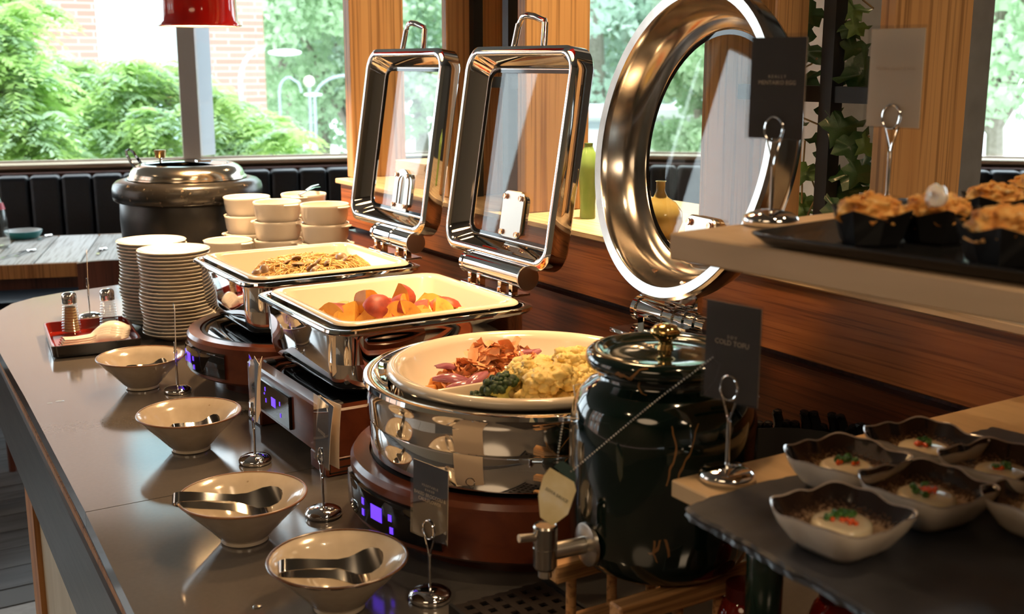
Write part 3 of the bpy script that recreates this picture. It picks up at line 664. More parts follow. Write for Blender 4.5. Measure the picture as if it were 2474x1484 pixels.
    k.bbox((hx+.002,0,H+.040),(.014,.10,.050),.002,1)
    k.build('hinge_bracket',chrome,t,True,30)
    for yy in (-.052,.045): MB().cyl((hx-.031,yy,H+.003),(hx-.031,yy,H+.011),.0035,10).build('hinge_pin',copper,t)
    # porcelain insert, lifted out by hand: a thing of its own
    return t
def square_pan(label,cx,cy,zr,zb):
    h=.1555; m_=MB(); D=-.050
    m_.rloft([(h-.034,h-.034,.030,D-.004),(h-.026,h-.026,.032,D+.004),(h-.0175,h-.0175,.030,-.004),(h-.002,h-.002,.030,-.001),(h,h,.030,.001),(h-.001,h-.001,.030,.004),(h-.004,h-.004,.029,.0055),(h-.015,h-.015,.026,.0045),(h-.020,h-.020,.026,.000),(h-.030,h-.030,.028,D+.010),(h-.040,h-.040,.026,D+.001)],9,True,True)
    o=m_.build('food_pan',ceramic,None,True,60,(cx,cy,zr+.001)); tag(o,label,'food pan'); return o
C2=(.777,1.630); C1=(.790,2.040); C3=(.748,1.185)
Z2=1.108; Z1=1.108; Z3=1.100
square_chafer('shiny square chafing dish of potatoes with its glass lid open and a solid hinge plate',*C2,1.0015,Z2,False,False)
square_chafer('shiny square chafing dish of noodles with its glass lid open, behind the potatoes',*C1,1.0015,Z1,True,True,.045,.186)
square_pan('square white porcelain pan holding red skinned potato wedges',*C2,Z2,0)
square_pan('square white porcelain pan holding noodles with clams',*C1,Z1,0)
def round_chafer(cx,cy,zb,zr):
    t=thing('chafing_dish','round chafing dish of vegetables with a large round glass lid standing open','chafing dish',(cx,cy,zb)); H=zr-zb; r=.2015
    MB().lathe([(r-.06,.004),(r-.012,.0025),(r-.006,.006),(r-.0045,.015),(r-.004,H*.47),(r-.0045,H*.49),(r-.002,H*.50),(r-.001,H*.53),(r-.001,H-.02),(r,H-.012),(r+.003,H-.006),(r+.002,H-.001),(r-.004,H),(r-.010,H-.001),(r-.015,H-.008),(r-.022,H-.012),(r-.028,H-.016),(r-.034,H-.05),(0,H-.06)],96,cap0=True).build('body',chrome,t,True,35)
    # lid
    R0=.2155; c=V(cx+.256,cy+.026,1.374)-V(*t.location); RZ=Matrix.Rotation(R(-7),3,'Z')
    y=RZ@V(math.sin(TILT),0,math.cos(TILT)); z=RZ@V(math.cos(TILT),0,-math.sin(TILT)); x=RZ@V(0,1,0)
    T=Matrix(((x.x,y.x,z.x,c.x),(x.y,y.y,z.y,c.y),(x.z,y.z,z.z,c.z),(0,0,0,1)))
    m_=MB(T); prof=[(R0-.003,-.001),(R0,.002),(R0,.008),(R0-.003,.010),(R0-.004,.032),(R0-.014,.050),(R0-.034,.060),(R0-.052,.061),(R0-.054,.058),(R0-.052,.055),(R0-.042,.052),(R0-.034,.046),(R0-.026,.030),(R0-.0215,.010),(R0-.0195,.002),(R0-.018,-.0005),(R0-.004,-.0022),(R0-.003,-.001)]
    m_.lathe(prof,96); m_.build('lid_frame',steel,t,True,40)
    g=MB(T).lathe([(0,.0575),(R0-.054,.0575),(R0-.054,.0615),(0,.0615)],72).build('lid_glass',glasstea,t,True,30)
    MB(T).lathe([(R0-.0555,.0565),(R0-.062,.0568),(R0-.062,.0574),(R0-.0555,.0574)],72).build('gasket',blackg,g,True,30)
    q=MB(T@Matrix.Translation((-.02,-R0+.090,0))); q.rloft([(.034,.030,.012,.048),(.036,.032,.014,.050),(.036,.032,.014,.0565)],7,True,True); p=q.build('hinge_plate',steel_s,t,True,30)
    for sx in(-1,1):
        for sy in (-1,1): screw(T,-.02+sx*.025,-R0+.090+sy*.021,.048,p,.005)
    for a in (R(262),R(285)): MB(T@Matrix.Translation((math.cos(a)*(R0-.024),math.sin(a)*(R0-.024),.036))).lathe([(0,-.006),(.0055,-.006),(.006,-.002),(.006,.006)],14).build('screw',copper,t)
    hd=MB(T); hh=R0; px=.047
    hd.cyl((-px,hh-.012,.020),(-px*.86,hh+.036,.020),.0055,14); hd.cyl((px,hh-.012,.020),(px*.86,hh+.036,.020),.0055,14)
    hd.tube([(-px*.86,hh+.033,.020),(-px*.8,hh+.041,.02),(0,hh+.049,.01),(px*.8,hh+.041,.02),(px*.86,hh+.033,.020)],.0056,12)
    hd.build('lid_handle',chrome,t)
    # hinge
    hx=.258; hz=.062+H-.03; yy=.02
    k=MB(); k.cyl((hx,yy+.075,hz),(hx,yy+.066,hz),.0195,28); k.cyl((hx,yy+.066,hz),(hx,yy+.012,hz),.017,28,.015); k.cyl((hx,yy+.012,hz),(hx,yy-.075,hz),.0135,28)
    for j in range(3): k.cyl((hx,yy-.005-j*.022,hz),(hx,yy-.012-j*.022,hz),.016,24)
    k.build('hinge_barrel',chrome,t,True,30)
    k=MB(); k.bbox((hx-.028,yy,hz-.022),(.07,.13,.006),.001,1); k.bbox((hx-.012,yy+.04,hz-.012),(.03,.014,.02),.001,1); k.bbox((hx-.012,yy-.05,hz-.012),(.03,.014,.02),.001,1); k.bbox((hx+.016,yy,hz+.012),(.012,.07,.05),.002,1); k.build('hinge_bracket',chrome,t,True,30)
round_chafer(*C3,1.0015,Z3)
rp=MB(); rr_=.1755
rp.lathe([(rr_-.03,-.048),(rr_-.02,-.03),(rr_-.012,-.004),(rr_-.002,-.003),(rr_,.001),(rr_-.002,.008),(rr_-.008,.010),(rr_-.014,.008),(rr_-.020,.000),(rr_-.030,-.028),(rr_-.05,-.040),(0,-.042)],96,cap0=True)
rp=rp.build('food_pan',ceramic,None,True,60,(C3[0],C3[1],Z3+.0)); tag(rp,'large round white porcelain pan split by a divider, with cauliflower and onions','food pan')
MB().bbox((0,0,-.024),(.300,.007,.030),.003,2).build('divider',ceramic,rp)
# ---------------------------------------------------------------- warmers
def display(parent,T,box=True):
    pass
def box_warmer():
    cx,cy=.757,1.618; hx,hy=.174,.168
    t=thing('warmer','rectangular red wooden warmer under the potato chafing dish, display lit violet','warmer',(cx,cy,.9))
    m_=MB(); m_.rloft([(hx,hy,.006,.028),(hx,hy,.006,.096),(hx-.003,hy-.003,.005,.099),(hx-.022,hy-.022,.004,.099),(hx-.022,hy-.022,.004,.092)],4,True,False); m_.build('wooden_case',wood_mahog,t,True,30)
    MB().rloft([(hx-.0225,hy-.0225,.004,.090),(hx-.0225,hy-.0225,.004,.0965)],4,True,True).build('glass_top',blackg,t,True,30)
    for sx in(-1,1):
        for sy in(-1,1):
            MB().bbox((sx*(hx-.030),sy*(hy-.030),.0145),(.062,.062,.029),.003,1).build('foot',wood_mahog,t)
            MB().bbox((sx*(hx-.030),sy*(hy-.030),.0985),(.018,.018,.006),.002,1).build('corner_pad',blackm,t)
    # fret pattern cut on the front face
    f=MB(); y=-hy-.0006
    for sx in(-1,1):
        x0=sx*(hx-.03); 
        for a,b_ in (((-.026,.006),(.026,.006)),((-.026,.006),(-.026,.024)),((-.026,.024),(.012,.024)),((.012,.024),(.012,.013)),((.012,.013),(-.014,.013)),((.026,.006),(.026,.033)),((.026,.033),(.034,.033))):
            f.box((x0-sx*(a[0]+b_[0])/2,y+.0,(a[1]+b_[1])/2),(abs(a[0]-b_[0])+.002,.0012,abs(a[1]-b_[1])+.002))
    f.build('fret_inlay',blackm,t,False,kind='stuff')
    p0=axx(632,930,cx-hx); p1=axx(706,1000,cx-hx); yc=(p0.y+p1.y)/2-cy; w=abs(p0.y-p1.y)
    p=MB().bbox((-hx-.001,yc,.061),(.008,w,.052),.0015,1).build('control_panel',blackg,t)
    x=-hx-.0054; u=w
    f=MB(); f.box((x,yc,.062),(.0006,.018,.014)); 
    for dy,dz in ((.036,.014),(.034,-.004),(-.028,.006),(-.030,-.012)): f.box((x,yc+dy,.061+dz),(.0006,.003,.0065))
    f.box((x,yc+.040,.061+.006),(.0006,.003,.003)); f.build('display_symbols',purple,p,False,kind='stuff')
box_warmer()
def round_warmer(label,cx,cy,r,a0,a1,ad0):
    t=thing('warmer',label,'warmer',(cx,cy,.9))
    MB().lathe([(r-.045,0),(r-.045,.026),(r-.006,.026),(r,.031),(r,.092),(r-.004,.0985),(r-.024,.099),(r-.026,.093),(0,.093)],96,cap0=True).build('wooden_case',wood_mahog,t,True,30)
    MB().lathe([(0,.090),(r-.0265,.090),(r-.0265,.0962),(0,.0962)],72).build('glass_top',blackg,t,True,30)
    MB().lathe([(r-.028,.0925),(r-.027,.0975),(r-.032,.0985),(r-.034,.0965)],72).build('trim_ring',iron,t,True,30)
    p=MB().lathe([(r-.001,.036),(r+.004,.038),(r+.0045,.040),(r+.0045,.078),(r+.004,.080),(r-.001,.082)],24,a0=R(a0),a1=R(a1)).build('control_panel',blackg,t,True,40)
    f=MB(); rr2=r+.0052
    f.lathe([(rr2-.0005,.050),(rr2,.050),(rr2,.068),(rr2-.0005,.068)],6,a0=R(ad0),a1=R(ad0+6))
    for q,z in ((9,.061),(9.6,.046),(-6,.064),(-6,.050)): f.lathe([(rr2-.0005,z-.004),(rr2,z-.004),(rr2,z+.004),(rr2-.0005,z+.004)],2,a0=R(ad0+q),a1=R(ad0+q+1.6))
    f.build('display_symbols',purple,p,False,kind='stuff')
round_warmer('round red wooden warmer under the noodle chafing dish',.750,2.005,.195,168,212,176)
round_warmer('large round red wooden warmer under the vegetable chafing dish',.752,1.195,.222,160,214,185)
# ================================================================ STONEWARE BOWLS, TONGS
bowl_me=MB().lathe([(0,.004),(.024,.004),(.0265,.0),(.029,.001),(.0285,.005),(.034,.010),(.050,.028),(.0665,.045),(.0775,.0575),(.0772,.0588),(.0755,.0588),(.0635,.0455),(.047,.028),(.032,.012),(.020,.008),(0,.0075)],64).mesh('bowl',stonew,True,50)
rim_me=MB().lathe([(.0778,.0572),(.0782,.0583),(.0776,.0594),(.0760,.0596),(.0752,.0588),(.0770,.0580),(.0778,.0572)],64).mesh('rim_band',rimbrown,True,60)
rimw_me=MB().lathe([(.0762,.0560),(.0785,.0583),(.0776,.0597),(.0758,.0598),(.0748,.0586),(.0762,.0572)],72,wob=lambda a,z:.006*math.sin(a*19)*(z<.0575)).mesh('rim_band',pbr('dark_rim',(.10,.045,.02),.25,0,.5,.4),True,60)
# tongs: one bent spring band with two scoop ends
def tongs_mesh():
    P=[];W=[];S=[]
    arm=[(.106,.029,.006,.006),(.104,.027,.016,.006),(.099,.0235,.023,.005),(.091,.0195,.026,.002),(.082,.0165,.023,0),(.072,.0155,.015,0),(.060,.0155,.010,0),(.045,.0150,.0095,0),(.030,.0140,.0110,0),(.016,.0120,.0125,0),(.006,.0090,.0135,0),(.0015,.005,.0135,0)]
    for x,y,w_,zz in arm: P.append((x,y,zz)); W.append(w_); S.append((0,.35*(x-.05)/.05 if x>.05 else 0,1))
    P.append((0,0,0)); W.append(.0135); S.append((0,0,1))
    for x,y,w_,zz in arm[::-1]: P.append((x,-y,zz)); W.append(w_); S.append((0,-.35*(x-.05)/.05 if x>.05 else 0,1))
    m_=MB(); m_.ribbon(P,W,S,.0011)
    me=m_.mesh('serving_tongs',chrome,True,60); return me
tong_me=tongs_mesh(); tong_me.materials.clear(); tong_me.materials.append(pbr('tong_steel',(.62,.58,.53),.10,1))
bowls=[((345,936),'small cream stoneware bowl nearest the lacquer tray, farthest of the four'),((462,1085),'cream stoneware bowl second from the lacquer tray'),((592,1303),'cream stoneware bowl with tongs resting over its left rim, second nearest'),((820,1466),'nearest cream stoneware bowl, its rim blotched dark brown')]
tl=['short steel tongs lying in the farthest stoneware bowl','short steel tongs lying in the second farthest stoneware bowl','long steel tongs sticking out over the left rim of a stoneware bowl','steel tongs resting in the nearest stoneware bowl']
for i,(q,lab) in enumerate(bowls):
    p=at(*q,.9); s_=[1.0,1.0,1.01,.975][i]
    t=thing('stoneware_bowl',lab,'bowl',(p.x,p.y,.9005),rnd.uniform(0,6),'stoneware bowls along the counter edge'); t.scale=(s_,s_,s_)
    for nm,me in (('bowl',bowl_me),('rim_band',rimw_me if i==3 else rim_me)):
        o=bpy.data.objects.new(nm,me); COL.objects.link(o); o.parent=t
    o=bpy.data.objects.new('serving_tongs',tong_me); COL.objects.link(o); tag(o,tl[i],'tongs','serving tongs in the stoneware bowls')
    if i in (0,1):
        o.location=(p.x-.030,p.y-.004+.0,.938); o.rotation_euler=Euler((R(-38),R(8),R(6)),'XYZ'); o.scale=(.66,.8,.8)
    elif i==2: o.location=(p.x-.0840,p.y+.004,.969); o.rotation_euler=Euler((R(-42),R(12),R(-10)),'XYZ'); o.scale=(1.18,.95,.95)
    else: o.location=(p.x-.066,p.y+.003,.960); o.rotation_euler=Euler((R(-44),R(10),R(-12)),'XYZ'); o.scale=(1.0,1.0,1.0)
# ================================================================ CARD STANDS
def card_stand(label,base,sc_=1.0,ring_rz=0,sl=.0):
    t=thing('card_stand',label,'card stand',tuple(base),ring_rz,'wire card stands'); t.scale=(sc_,sc_,sc_)
    MB().lathe([(0,0),(.0225,0),(.024,.002),(.024,.0055),(.0225,.008),(.018,.0105),(.010,.0125),(.004,.0132),(0,.0134)],40).build('base',chrome,t,True,50)
    MB().cyl((0,0,.013),(0,0,.052),.0019,12).build('rod',chrome,t)
    wv=MB()
    for s in(-1,1):
        P=[(0,s*.0012,.050),(s*.0008,s*.0012,.056),(s*.0045,s*.0012,.067),(s*.0085,s*.0012,.0785)]
        for k in range(0,26):
            a=(0 if s>0 else PI)+s*2*PI*k/25*.98; P.append((.0088*math.cos(a),s*.0012+(k/25)*.001*s,.0815+.0105*math.sin(a)))
        wv.tube(P,.00095,8)
    wv.build('wire_clip',chrome,t,kind='stuff'); return t
def card(stand_label,base,heading,lines,mat,z0=.074,w_=.057,h_=.084,sc_=1.0,tilt=0,group='dish name cards',back=True,slv=True,bend=0,txtm=None):
    """thin card standing in the wire clip; heading = world angle of its face direction"""
    # local x across, z up, front face -y
    t=thing('name_card',stand_label,'card',(base[0],base[1],base[2]),heading,group); t.scale=(sc_,)*3
    Rm=Matrix.Rotation(tilt,4,'X')
    m_=MB(Matrix.Translation((0,0,z0))@Rm); n=6; 
    P=[(bend*(k/n)**2,) for k in range(n+1)]
    for k in range(n):
        z_a,z_b=h_*k/n,h_*(k+1)/n; ya,yb=.0006+bend*(k/n)**2,.0006+bend*((k+1)/n)**2
        vs=[(-w_/2,ya-.0003,z_a),(w_/2,ya-.0003,z_a),(w_/2,yb-.0003,z_b),(-w_/2,yb-.0003,z_b),(-w_/2,ya+.0003,z_a),(w_/2,ya+.0003,z_a),(w_/2,yb+.0003,z_b),(-w_/2,yb+.0003,z_b)]
        m_.add(vs,[(0,1,2,3)]); m_.cur=1; m_.add(vs,[(5,4,7,6),(0,4,5,1),(3,2,6,7),(0,3,7,4),(1,5,6,2)]); m_.cur=0
    m_.build('card',[mat,paper_w if back else mat],t,False)
    if slv: MB(Matrix.Translation((0,0,z0))@Rm).box((0,-.0012,h_/2+.001),(w_+.005,.0003,h_+.004)).build('plastic_sleeve',acryl,t,False)
    if bend:
        sg=1 if 'corner' in stand_label else -1
        q_=MB(Matrix.Translation((-sg*w_/2,.0016,z0-.001))@Matrix.Rotation(sg*R(13),4,'Z')); n=6
        for k in range(n):
            ya,yb=.006*(k/n)**2,.006*((k+1)/n)**2; za,zb_=h_*k/n,h_*(k+1)/n
            q_.add([(0,ya,za),(sg*w_,ya,za),(sg*w_,yb,zb_),(0,yb,zb_),(0,ya+.0005,za),(sg*w_,ya+.0005,za),(sg*w_,yb+.0005,zb_),(0,yb+.0005,zb_)],[(0,1,2,3),(7,6,5,4),(0,4,5,1),(3,2,6,7),(0,3,7,4),(1,5,6,2)])
        q_.build('paper_insert',paper_w,t,False)
    for (s,size,zz,mm) in lines:
        M=Matrix.Translation((0,0,z0))@Rm@Matrix.Translation((0,-.0004,zz*h_))@Matrix.Rotation(R(90),4,'X'); text(t,s,mm or ink,size,M,'lettering',.00008)
    return t
def hd(rel): # camera-relative heading of the card's plane (deg, left negative) -> rotation of local x axis, front face towards camera
    a=31.6+rel  # compass heading from Y clockwise of direction 'away'
    # local +x should point towards the viewer side (opposite of 'away'): x = -(sin a, cos a)
    return math.atan2(-math.cos(R(a)),-math.sin(R(a)))
A9=.9005
for (q,lab,rel,cl,lines,mat) in [
    ((218,768),'farthest wire card stand, behind the glass salt shaker',-20,'name card turned edge on, behind the salt shaker',[],paper_dark),
    ((430,948),'wire card stand beside the farthest stoneware bowl',-17.5,'name card seen edge on beside the farthest stoneware bowl',[],paper_w),
    ((617,1118),'wire card stand between the second and third stoneware bowls',-20,'curling name card in front of the violet display',[],paper_dark),
    ((782,1246),'wire card stand before the front corner of the box warmer',-27,'curling name card by the corner of the box warmer',[('NOODLES',.0065,.5,None)],paper_dark),
    ((1040,1448),'wire card stand right of the nearest stoneware bowl',-45,'grey name card reading BAKED BROCCOLI & CAULIFLOWER',[('V E G E T A B L E',.0036,.70,None),('B A K E D',.0036,.645,None),('BAKED BROCCOLI &',.0056,.575,None),('CAULIFLOWER',.0056,.505,None)],paper_dark)]:
    p=at(*q,.9); h=hd(rel); card_stand(lab,(p.x,p.y,A9),1.0,h); card(cl,(p.x,p.y,A9),h,lines,mat,tilt=R(-2),bend=.006 if 'curling' in cl else .0,z0=.071)
# ================================================================ PLATES, SOUP BOWLS, KETTLE
plate_me=MB().lathe([(0,.0),(.034,.0),(.036,-.0012),(.0385,0),(.046,.004),(.060,.0095),(.0715,.0150),(.0745,.0165),(.0752,.0178),(.0738,.0186),(.066,.0150),(.050,.0085),(.040,.0045),(0,.0040)],48).mesh('plate',porcelain,True,50)
for (px,py,d,lab,n) in [(368,590,2.54,'back stack beside the kettle',24),(421,611,2.42,'front stack nearest the stoneware bowls',24)]:
    q=ad(px,py,d)
    for i in range(n):
        o=bpy.data.objects.new('plate',plate_me); COL.objects.link(o); o.location=(q.x+.0025*math.sin(i*.5)+rnd.uniform(-.0008,.0008),q.y+.002*math.cos(i*.4)+rnd.uniform(-.0008,.0008),.9015+i*.0076); o.rotation_euler=(0,0,rnd.uniform(0,6))
        top=i==n-1
        tag(o,nth(n-1-i,n,'white plate',lab),'plate','plates in the '+('back stack' if 'back' in lab else 'front stack'))
def soup_bowl(x,y,z,rz,label,src=[None]):
    if src[0] is None:
        t=thing('soup_bowl',label,'bowl',(x,y,z),rz,'lug handled soup bowls')
        MB().lathe([(0,.003),(.040,.003),(.042,0),(.044,.001),(.048,.006),(.0515,.016),(.0545,.040),(.0555,.0455),(.0545,.0468),(.0525,.0458),(.049,.018),(.044,.008),(0,.006)],48).build('bowl',porcelain,t,True,50)
        for s in(-1,1):
            k=MB(); k.tube([(s*.0525,-.018,.0415),(s*.0600,-.012,.0418),(s*.0635,0,.042),(s*.0600,.012,.0418),(s*.0525,.018,.0415)],.0032,10,flat=.7); k.tube([(s*.054,-.012,.0412),(s*.0585,0,.0414),(s*.054,.012,.0412)],.004,8,flat=.5); k.build('lug_handle',porcelain,t,kind=None)
        src[0]=t; return t
    return dup(src[0],None,(x,y,z),rz,label)
SB=[((.893,2.669),6,2.6,'left stack of soup bowls'),((.919,2.533),6,1.9,'middle stack of soup bowls'),((.995,2.432),6,2.35,'right stack of soup bowls'),((1.032,2.655),6,.6,'rear soup bowl stack with a ladle'),((.812,2.575),4,2.0,'low stack of soup bowls')]
for (xy,n,rz,lab) in SB:
    for i in range(n):
        z=.9005+i*.0435
        soup_bowl(xy[0],xy[1],z,rz+rnd.uniform(-.5,.5) if i else rz,nth(n-1-i,n,'bowl',lab))
ld=MB(); ld.tube([(1.0,2.60,1.168),(1.03,2.63,1.172),(1.07,2.68,1.174),(1.10,2.72,1.170)],[.005,.0045,.0035,.004],10,flat=.35); ld.tube([(1.025,2.62,1.175),(1.055,2.66,1.180),(1.085,2.69,1.180)],[.004,.003,.003],8,flat=.4)
ld=ld.build('ladle',chrome,None); tag(ld,'shiny ladle lying across the rear stack of soup bowls','ladle'); 
def kettle():
    t=thing('soup_kettle','black electric soup kettle with a steel lid at the far end','soup kettle',(.826,2.925,.9005))
    MB().lathe([(0,.0),(.128,.0),(.134,.004),(.142,.03),(.152,.062),(.1605,.095),(.1645,.108),(.167,.112),(.167,.120),(.1655,.124),(.169,.15),(.171,.19),(.169,.232),(.165,.24),(0,.24)],80).build('body',kettle_m,t,True,30)
    MB().lathe([(.150,.2365),(.178,.2365),(.1840,.241),(.1862,.250),(.1862,.266),(.183,.278),(.175,.286),(.160,.290),(.148,.290),(.148,.25)],80).build('rim_ring',torus_m,t,True,50)
    l=MB().lathe([(.146,.2905),(.1475,.292),(.1465,.2955),(.1425,.2965),(.1415,.303),(.1375,.312),(.130,.320),(.119,.326),(.106,.3285),(.102,.3265),(.102,.3225),(.112,.322)],80).build('lid_ring',pbr('kettle_lid_steel',(.74,.66,.55),.16,1),t,True,40)
    # half opened inner lid
    MB().lathe([(.101,.3215),(.098,.318),(0,.316)],60).build('inner_pot',blackg,t,True,50)
    f=MB(); f.lathe([(0,.0),(.099,-.003),(.0995,-.0045),(0,-.0015)],48,a0=R(-60),a1=R(190)); f.T=Matrix()
    q=MB(Matrix.Translation((0,0,.3275))).lathe([(0,.0035),(.060,.003),(.099,.0),(.0995,-.0015),(0,-.001)],48,a0=R(-62),a1=R(170)).build('inner_lid',chrome,t,True,30)
    kx,ky=-.058,.028
    MB().cyl((kx,ky,.329),(kx,ky,.342),.0035,10).build('knob_stem',chrome,q)
    MB().lathe([(0,.342),(.0120,.342),(.0128,.3435),(.0150,.358),(.0152,.360),(.013,.3615),(0,.3615)],28,c=(kx,ky,0)).build('knob',knobm,q)
    hp=MB(); hp.box((.0,.0,.3345),(.03,.018,.004)); hp.cyl((-.012,.0,.338),(.012,.0,.338),.003,10); hp.T=Matrix(); 
    o=MB(Matrix.Translation((.045,.01,0))).box((0,0,.331),(.035,.022,.004)).build('hinge',chrome,q,False)
kettle()
lk=thing('ladle','steel ladle whose hooked handle pokes out of the soup kettle','ladle',(.826,2.925,.9005))
P=[ad(x,y,2.93)-V(.826,2.925,.9005) for x,y in ((330,412),(318,395),(306,374),(305,364),(312,361),(322,368),(336,388),(348,408))]
MB().ribbon(P,[.009]*8,(0.35,-.8,.1),.0022).build('handle',chrome,lk)
# ================================================================ LACQUER TRAY, SHAKERS, SPOONS
TR=V(.472,2.462,.9005); TA=R(-6)
tr=thing('lacquer_tray','black lacquer tray with a red inside holding shakers and soup spoons','tray',tuple(TR),TA)
hx,hy=.087,.122
MB().rloft([(hx-.008,hy-.008,.010,0),(hx-.003,hy-.003,.012,.004),(hx,hy,.013,.026),(hx-.003,hy-.003,.012,.0265)],6,True,False).build('shell',pbr('black_lacquer',(.012,.010,.010),.15,0,.5,.5),tr,True,40)
MB().rloft([(hx-.0028,hy-.0028,.012,.0266),(hx-.0055,hy-.0055,.010,.0262),(hx-.010,hy-.010,.010,.0055),(hx-.012,hy-.012,.008,.0048)],6,False,True).build('lining',red_lac,tr,True,40)
def trp(x,y,z=.0054): q=Matrix.Rotation(TA,3,'Z')@V(x,y,0); return (TR.x+q.x,TR.y+q.y,TR.z+z)
def shaker(label,pos,fill,fh,name):
    t=thing(name,label,'shaker',pos,0)
    def pr_(ins):
        P=[]; n=11
        for i in range(n*4+1):
            u=i/(n*4); z=.003+.064*u; r=.0212-.0062*u**1.1; r+=.0009*math.cos(2*PI*n*u)-.0009; P.append((r-ins,z))
        return P
    o=MB(); o.lathe([(0,.0),(.0195,.0)]+pr_(0)+[(.0140,.069),(.0138,.0705)],28); o.lathe([(.0125,.0700)]+[(r,z) for r,z in pr_(.0030)[::-1] if z>.006]+[(0,.005)],28); o=o.build('glass_body',glass,t,True,40)
    MB().lathe([(0,.0055)]+[(r-.0006,z) for r,z in pr_(.0032) if .006<z<fh]+[(0,fh+.0005)],24).build('contents',fill,t,True,40)
    MB().lathe([(.0149,.068),(.0152,.070),(.0148,.075),(.0152,.0775),(.0150,.084),(.0140,.0885),(.0105,.0915),(.005,.0928),(0,.093)],32).build('cap',chrome,t,True,50)
wp=noisemat('white_pepper',[(.3,(.42,.27,.13)),(.7,(.56,.40,.22))],90,.9)
salt=noisemat('salt',[(.3,(.72,.66,.58)),(.7,(.82,.78,.72))],150,.9)
shaker('ribbed glass shaker full of tan pepper, left of the salt shaker',trp(-.032,.076),wp,.060,'pepper_shaker')
shaker('ribbed glass shaker with a little white salt in the bottom',trp(.046,.080),salt,.024,'salt_shaker')
def spoon_mesh():
    N=26;K=9;L=.128; g=[]
    for i in range(N+1):
        u=i/N
        hw=.0125-.002*math.sin(PI*min(1,u/.5)) if u<.5 else .0105+.0135*math.sin(PI/2*min(1,(u-.5)/.28))
        if u>.86: hw*=math.sqrt(max(0,1-((u-.86)/.14)**2))*.98+.02
        zc=.006*(1-u/.45)**2 if u<.45 else 0
        dp=.003+.016*(math.sin(PI*min(1,max(0,(u-.42)/.56)))**.8 if u>.42 else 0)
        row=[]
        for k in range(K+1):
            v=-1+2*k/K; row.append(((u-.5)*L, hw*v, zc+dp*(1-v*v)**.8+.006*u))
        g.append(row)
    m_=MB(); vs=[p for r in g for p in r]; n=len(vs); K1=K+1
    vs2=[(x*.99,y*.93,z-.0024) for x,y,z in vs]; fs=[]
    for i in range(N):
        for k in range(K):
            a=i*K1+k; fs.append((a,a+1,a+K1+1,a+K1)); fs.append((n+a,n+a+K1,n+a+K1+1,n+a+1))
    ring=[i for i in range(K1)]+[i*K1+K for i in range(1,N+1)]+[N*K1+k for k in range(K-1,-1,-1)]+[i*K1 for i in range(N-1,0,-1)]
    for a,b_ in zip(ring,ring[1:]+ring[:1]): fs.append((a,n+a,n+b_,b_))
    m_.add(vs+vs2,fs); return m_.mesh('soup_spoon',porcelain,True,70)
sm=spoon_mesh()
for i in range(4):
    o=bpy.data.objects.new('soup_spoon',sm); COL.objects.link(o); o.location=trp(.004+.002*i,-.035+.003*i,.0065+i*.0042); o.rotation_euler=(0,R(-2),TA+R(9+1.2*i))
    o.scale=(1.1,1.15,1.15)
    tag(o,['lowest upturned porcelain spoon of the pile in the tray','second lowest upturned porcelain spoon in the tray','second highest upturned porcelain spoon in the tray','topmost upturned porcelain soup spoon in the tray'][i],'spoon','porcelain soup spoons in the tray')
o=MB().tube([(-.06,0,0),(.06,0,0)],[.0022,.0018],8).build('wooden_stick',wood_orange,None,loc=trp(-.004,.000,.009),rz=TA+R(12)); tag(o,'thin brown wooden stick lying behind the soup spoons','stick')
# water drops on the counter
for (px,py,s,lab) in [(145,970,.0075,'larger clear water drop on the counter'),(120,975,.0045,'smaller clear water drop left of the larger one')]:
    p=at(px,py,.9); o=MB().lathe([(1,0),(.8,.12),(.4,.2),(0,.22)],24,cap0=True).build('water_drop',glass,None,True,60,(p.x,p.y,.9002)); o.scale=(s,s*.8,s*.5); tag(o,lab,'water drop')
# small steel disc added in place of a lamp's reflection on the worktop
p=at(622,1467,.9); o=MB().lathe([(0,.0),(.0045,.0),(.005,.0008),(.004,.0018),(0,.0016)],20).build('lamp_glint',steel_s,None,True,50,(p.x,p.y,.9001)); tag(o,'small bright disc standing in for a lamp reflection on the worktop by the nearest bowl','reflection')
# ================================================================ FOOD
def jitter(a,b): return rnd.uniform(a,b)
skin=noisemat('potato_skin',[(.3,(.20,.018,.008)),(.55,(.36,.045,.016)),(.72,(.50,.15,.05))],40,.5,4,.0,.5,.002,sss=.1)
flesh=noisemat('potato_flesh',[(.30,(.34,.09,.012)),(.40,(.70,.32,.05)),(.75,(.80,.46,.09))],45,.38,5,.3,.3,.001,sss=.15)
def potato(r,cuts,seed):
    bm=bmesh.new(); bmesh.ops.create_icosphere(bm,subdivisions=3,radius=r)
    for v in bm.verts:
        d=1+.13*noise.noise(v.co/r*1.3+V(seed,0,0))+.035*noise.noise(v.co/r*5+V(0,seed,0)); v.co=V(v.co.x*1.25*d,v.co.y*d,v.co.z*.95*d)
    for f in bm.faces: f.material_index=0
    for (nrm,off) in cuts:
        res=bmesh.ops.bisect_plane(bm,geom=bm.verts[:]+bm.edges[:]+bm.faces[:],plane_co=V(*nrm)*off*r,plane_no=V(*nrm),clear_outer=True)
        ed=[e for e in res['geom_cut'] if isinstance(e,bmesh.types.BMEdge)]
        fl=bmesh.ops.edgenet_fill(bm,edges=ed,mat_nr=1)
        for f in fl['faces']: f.material_index=1
        r3=bmesh.ops.triangulate(bm,faces=[f for f in fl['faces'] if f.is_valid])
        for f in r3['faces']: f.material_index=1
    me=bpy.data.meshes.new('potato_wedge'); bm.to_mesh(me); bm.free(); me.materials.append(skin); me.materials.append(flesh)
    me.polygons.foreach_set('use_smooth',[True]*len(me.polygons)); me.set_sharp_from_angle(angle=R(32)); return me
